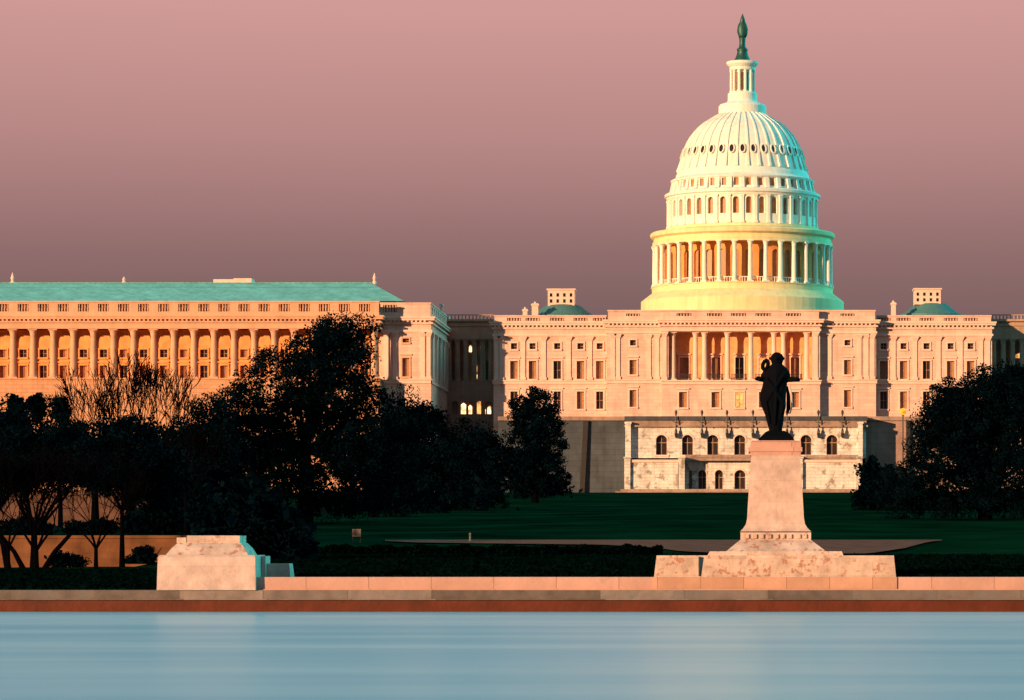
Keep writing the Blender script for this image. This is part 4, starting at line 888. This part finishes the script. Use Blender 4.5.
# row of darker trees between it and the terrace
tree(425, 250, 'round dark tree right of the biggest tree, below the pavilion of the left wing', [(420, 452, 40, 48), (400, 470, 36, 44), (440, 480, 34, 42), (425, 418, 22, 16)], 190, 120, .38, 1.5, .45, 5, seed=12)
tree(480, 270, 'low dark tree below the shadowed link building, between two rounder trees', [(475, 460, 34, 44), (455, 470, 30, 42), (498, 470, 24, 40)], 170, 120, .38, 1.5, .4, 5, seed=13)
tree(535, 300, 'upright rounded dark tree in front of the domed building left end', [(533, 412, 26, 25), (536, 440, 32, 34), (541, 470, 29, 28), (524, 468, 22, 30)], 330, 110, .36, 1.15, .5, 4, seed=14)
tree(372, 235, 'dark tree with low hanging crown under the right side of the biggest tree', [(365, 480, 36, 36), (395, 488, 34, 32)], 110, 110, .38, 1.5, .35, 5, seed=15)
# left trees
def bush(px, Y, label, ells, nclump, seed, leaf=.42, cr=.9, mat='leaf2'):
    OFF[0] = Y; s_ = 2*Y/F; X = fx(px, Y); z0 = gz(X, Y)-.1; rng = np.random.default_rng(seed)
    E = [(fx(ex, Y)-X, rng.uniform(-.3, .3)*rx*s_, fz(ey, Y)-z0, rx*s_, rx*s_*.7, rz*s_) for (ex, ey, rx, rz) in ells]
    root = empty('bush', (X, Y, z0), label, 'bush', 'dark bushes under the trees')
    P_ = crown_pts(E, nclump, 60, rng, cr, .3); V, Q = leaf_quads(P_, leaf, rng)
    P2 = np.concatenate([np.array(e[:3])+rng.normal(size=(300, 3))*np.array(e[3:6])*.38 for e in E]); V2, Q2 = leaf_quads(P2, leaf*2.4, rng)
    Q = np.concatenate([Q, Q2+len(V)]); V = np.concatenate([V, V2]); V[:, 2] = np.maximum(V[:, 2], .05)
    mesh_fast('crown', V, Q, M[mat], root, None)
    mb = MB(); 
    for k in range(5):
        a = k*1.3; mb.tube([(0, 0, 0), (.4*math.cos(a), .4*math.sin(a), .6), (1.1*math.cos(a), .9*math.sin(a), 1.6)], [.09, .06, .03], 5)
    o = obj('stems', mb, M['bark'], None, origin=(0, 0, 0)); o.parent = root; o.location = (0, 0, 0)
bush(265, 135, 'wide dark bush on the ground right behind the stone steps of the empty pedestal', [(262, 535, 48, 44), (232, 530, 40, 40), (290, 545, 26, 34), (240, 560, 50, 20), (285, 565, 26, 14)], 170, 51)
bush(20, 188, 'low dark bush on top of the tan wall at the left edge', [(15, 527, 26, 10), (40, 530, 18, 7)], 34, 56, .3, .7)
bush(85, 188, 'low dark bush on top of the tan wall, left of the single straight trunk', [(78, 529, 16, 8), (100, 527, 18, 9)], 30, 57, .3, .7)
bush(148, 188, 'low dark bush on top of the tan wall, right of the single straight trunk', [(140, 526, 22, 12), (164, 524, 18, 14)], 34, 58, .3, .7)
bush(62, 176, 'scrubby dark bush at the foot of the tan wall near the forked trunk', [(60, 560, 14, 8), (76, 562, 10, 6)], 16, 59, .26, .5)
bush(150, 172, 'scrubby dark bush at the foot of the tan wall beside the empty pedestal', [(145, 556, 12, 11), (136, 562, 9, 6)], 16, 60, .26, .5)
bush(205, 188, 'tall dark bush between the slender forked trunk and the single straight trunk', [(215, 515, 40, 40), (160, 515, 32, 24), (190, 500, 40, 34)], 120, 52)
bush(400, 262, 'low dark bush line at the foot of the trees right of the biggest tree', [(360, 505, 50, 18), (420, 502, 44, 18), (470, 498, 44, 18), (330, 512, 34, 18)], 120, 54)
bush(545, 330, 'small dark bush at the foot of the upright rounded tree', [(530, 488, 30, 12), (555, 487, 18, 10)], 50, 55)
tree(190, 190, 'dark tree with a slender forked trunk rising behind the empty pedestal', [(212, 448, 38, 50), (180, 465, 36, 44), (222, 492, 40, 40), (250, 520, 32, 36)], 220, 110, .32, 1.25, .30, 6, lean=(-1.5, 0), seed=16)
tree(122, 172, 'dark tree with a single straight trunk left of the empty pedestal', [(125, 455, 42, 40), (100, 468, 38, 28), (152, 482, 34, 36)], 200, 105, .32, 1.15, .22, 5.5, seed=17)
tree(34, 165, 'dark spreading tree with a forked trunk near the left edge, before the tan wall', [(45, 450, 42, 34), (20, 462, 42, 30), (75, 464, 36, 28)], 190, 100, .30, 1.1, .32, 3.2, seed=18, extra_trunks=((.9, 0, 2.3, .3, .22), (-.9, 0, -2.2, .3, .2)))
tree(8, 170, 'dark tree with a leaning trunk at the very left edge', [(-8, 452, 36, 50), (12, 438, 26, 34), (-30, 470, 30, 40)], 160, 100, .32, 1.15, .26, 4.5, lean=(-1.5, 0), seed=19)
tree(95, 200, 'dark rounded tree behind the front left trees, below the bare branches', [(95, 450, 60, 34), (150, 455, 50, 40), (60, 455, 46, 32), (110, 466, 60, 26), (185, 450, 30, 38)], 250, 105, .36, 1.4, .4, 5, seed=20, inner=.3)
# small knobbly tops against the building
tree(60, 205, 'dark slim pointed tree rising above the left tree line', [(15, 412, 9, 20), (38, 408, 8, 18), (62, 412, 8, 16)], 40, 46, .5, 1.0, .2, 8, seed=21)
# bare tree
def bare(px, Y, label, h, seed, name='bare_tree', depth=7, l0=4.2, r0=.42, z0=None, spread=.62, up=.24, trunk=5.0, lean=(0, 0), wide=0):
    OFF[0] = Y; X = fx(px, Y); z = gz(X, Y) if z0 is None else z0; root = empty(name, (X, Y, z), label, 'tree', 'dark trees on the grounds'); rr = random.Random(seed); mb = MB()
    mb.tube([(0, 0, -.1), (lean[0]*.5, 0, trunk*.5), (lean[0], 0, trunk)], [r0*1.4, r0*1.1, r0], 8)
    m2 = MB()
    nb = 11 if wide else 6
    for k in range(nb):
        a = 2*PI*k/nb+rr.uniform(-.3, .3); q_ = (.55+.75*(k % 3)) if wide else .7; limbs(m2, (lean[0], 0, trunk*(.97-.2*(k % 2)*wide)), (math.cos(a)*q_, math.sin(a)*.5, 1), l0, r0*.6, depth-1, rr, spread, up, .035, None, (2, 3))
    o = obj('trunk', mb, M['bark'], None, origin=(0, 0, 0)); o.parent = root; o.location = (0, 0, 0)
    o = obj('branches', m2, M['bark'], None, origin=(0, 0, 0)); o.parent = root; o.location = (0, 0, 0)
    return root
bare(130, 205, 'leafless tree with a wide fan of bare branches in front of the left wing columns', 20, 33, l0=4.3, depth=6, trunk=5.0, wide=1, spread=.5, up=.2)
bare(186, 185, 'slim bare young tree with thin upright branches behind the empty pedestal', 9, 41, l0=2.6, depth=5, r0=.16, trunk=3.4)
bare(36, 160, 'low bare tree with arching twigs under the leftmost crowns', 9, 43, l0=3.0, depth=6, r0=.22, trunk=1.6, spread=.85, up=.14)
bare(96, 158, 'low bare tree with arching twigs left of the single straight trunk', 9, 47, l0=2.7, depth=6, r0=.16, trunk=1.8, spread=.8, up=.16)
bare(8, 162, 'low bare tree with tangled twigs at the left edge of the pool lawn', 9, 49, l0=2.7, depth=6, r0=.18, trunk=1.8, spread=.8, up=.16)
# right trees
tree(985, 230, 'huge dark tree with a dense rounded crown filling the right edge', [(985, 425, 62, 54), (948, 440, 44, 50), (945, 412, 30, 30), (1020, 395, 44, 30), (1040, 425, 62, 60), (960, 478, 72, 46), (1030, 490, 70, 44), (912, 490, 36, 34), (972, 398, 38, 30), (938, 428, 24, 26), (1000, 385, 34, 22)],
     640, 170, .30, 1.5, .7, 4, seed=31)
tree(880, 262, 'small dark pointed tree at the left foot of the huge right tree', [(868, 490, 12, 32), (880, 500, 17, 30), (888, 480, 9, 22), (872, 470, 8, 16), (860, 505, 9, 20)], 90, 56, .5, 1.0, .2, 1.5, seed=32, mat='leaf2')
tree(915, 262, 'low bushy dark tree beneath the huge right tree', [(905, 505, 20, 26), (935, 512, 24, 24)], 60, 56, .55, 1.2, .25, 1.5, seed=34, mat='leaf2')
# clipped hedge along the near side of the path
OFF[0] = 149.0; rng = np.random.default_rng(5); k = 15000; px_ = rng.uniform(300, 662, k); Yh = 149+rng.uniform(-1.4, 1.4, k); Xh = (px_-PX0)*(Yh+149)/F
topz = fz(546.2, 149)+.10*np.sin(Xh*1.9)+.06*np.sin(Xh*5.3); u_ = rng.random(k)**.5; zb_h = 2.4; Zh = zb_h+(topz-zb_h)*u_
Pp = np.stack([Xh+18, Yh-149, Zh-2.4], 1); V, Q = leaf_quads(Pp, .28, rng)
o = mesh_fast('hedge', V, Q, M['hedge'], None, (-18, 298, 2.4)); tag(o, 'long low dark hedge with a wavy top running along the near side of the path', 'hedge')
# dark leaves added in place of shade between the pool wall and the path
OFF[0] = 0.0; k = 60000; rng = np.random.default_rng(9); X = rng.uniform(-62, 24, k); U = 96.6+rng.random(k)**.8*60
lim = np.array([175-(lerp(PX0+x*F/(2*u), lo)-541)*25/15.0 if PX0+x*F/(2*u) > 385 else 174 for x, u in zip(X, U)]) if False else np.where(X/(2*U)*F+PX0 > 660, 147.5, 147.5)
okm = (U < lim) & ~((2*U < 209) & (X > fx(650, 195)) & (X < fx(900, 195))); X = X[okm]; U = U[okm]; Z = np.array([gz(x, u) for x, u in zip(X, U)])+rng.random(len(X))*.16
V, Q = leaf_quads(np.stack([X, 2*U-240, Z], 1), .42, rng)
o = mesh_fast('shade_leaves', V, Q, M['hedge'], None, (0, 240, 0)); tag(o, 'near black low leaf layer added as shade between the pool wall and the lawn path', 'shade layer', kind='stuff')
# small things on the lawn
OFF[0] = 172.0; X_ = fx(356.5, 172); g_ = gz(X_, 172); root = empty('park_sign', (X_, 172, g_), 'small pale notice sign on two legs on the dark lawn at the left', 'sign')
mb = MB(); mb.box(X_-.4, X_+.4, 171.95, 172.05, g_+.55, g_+1.25); obj('panel', mb, M['balu'], root)
for q in (-.36, .3): mb = MB(); mb.box(X_+q, X_+q+.06, 172.06, 172.12, g_-.05, g_+1.25); obj('leg', mb, M['iron'], root)
X_ = fx(470, 172); g_ = gz(X_, 172); mb = MB(); mb.lathe([(.1, g_-.05), (.08, g_+.7), (.12, g_+.75), (.05, g_+.9)], X_, 172, 8); o = obj('bollard', mb, M['balu']); tag(o, 'short pale post standing alone beside the path on the lawn', 'bollard')
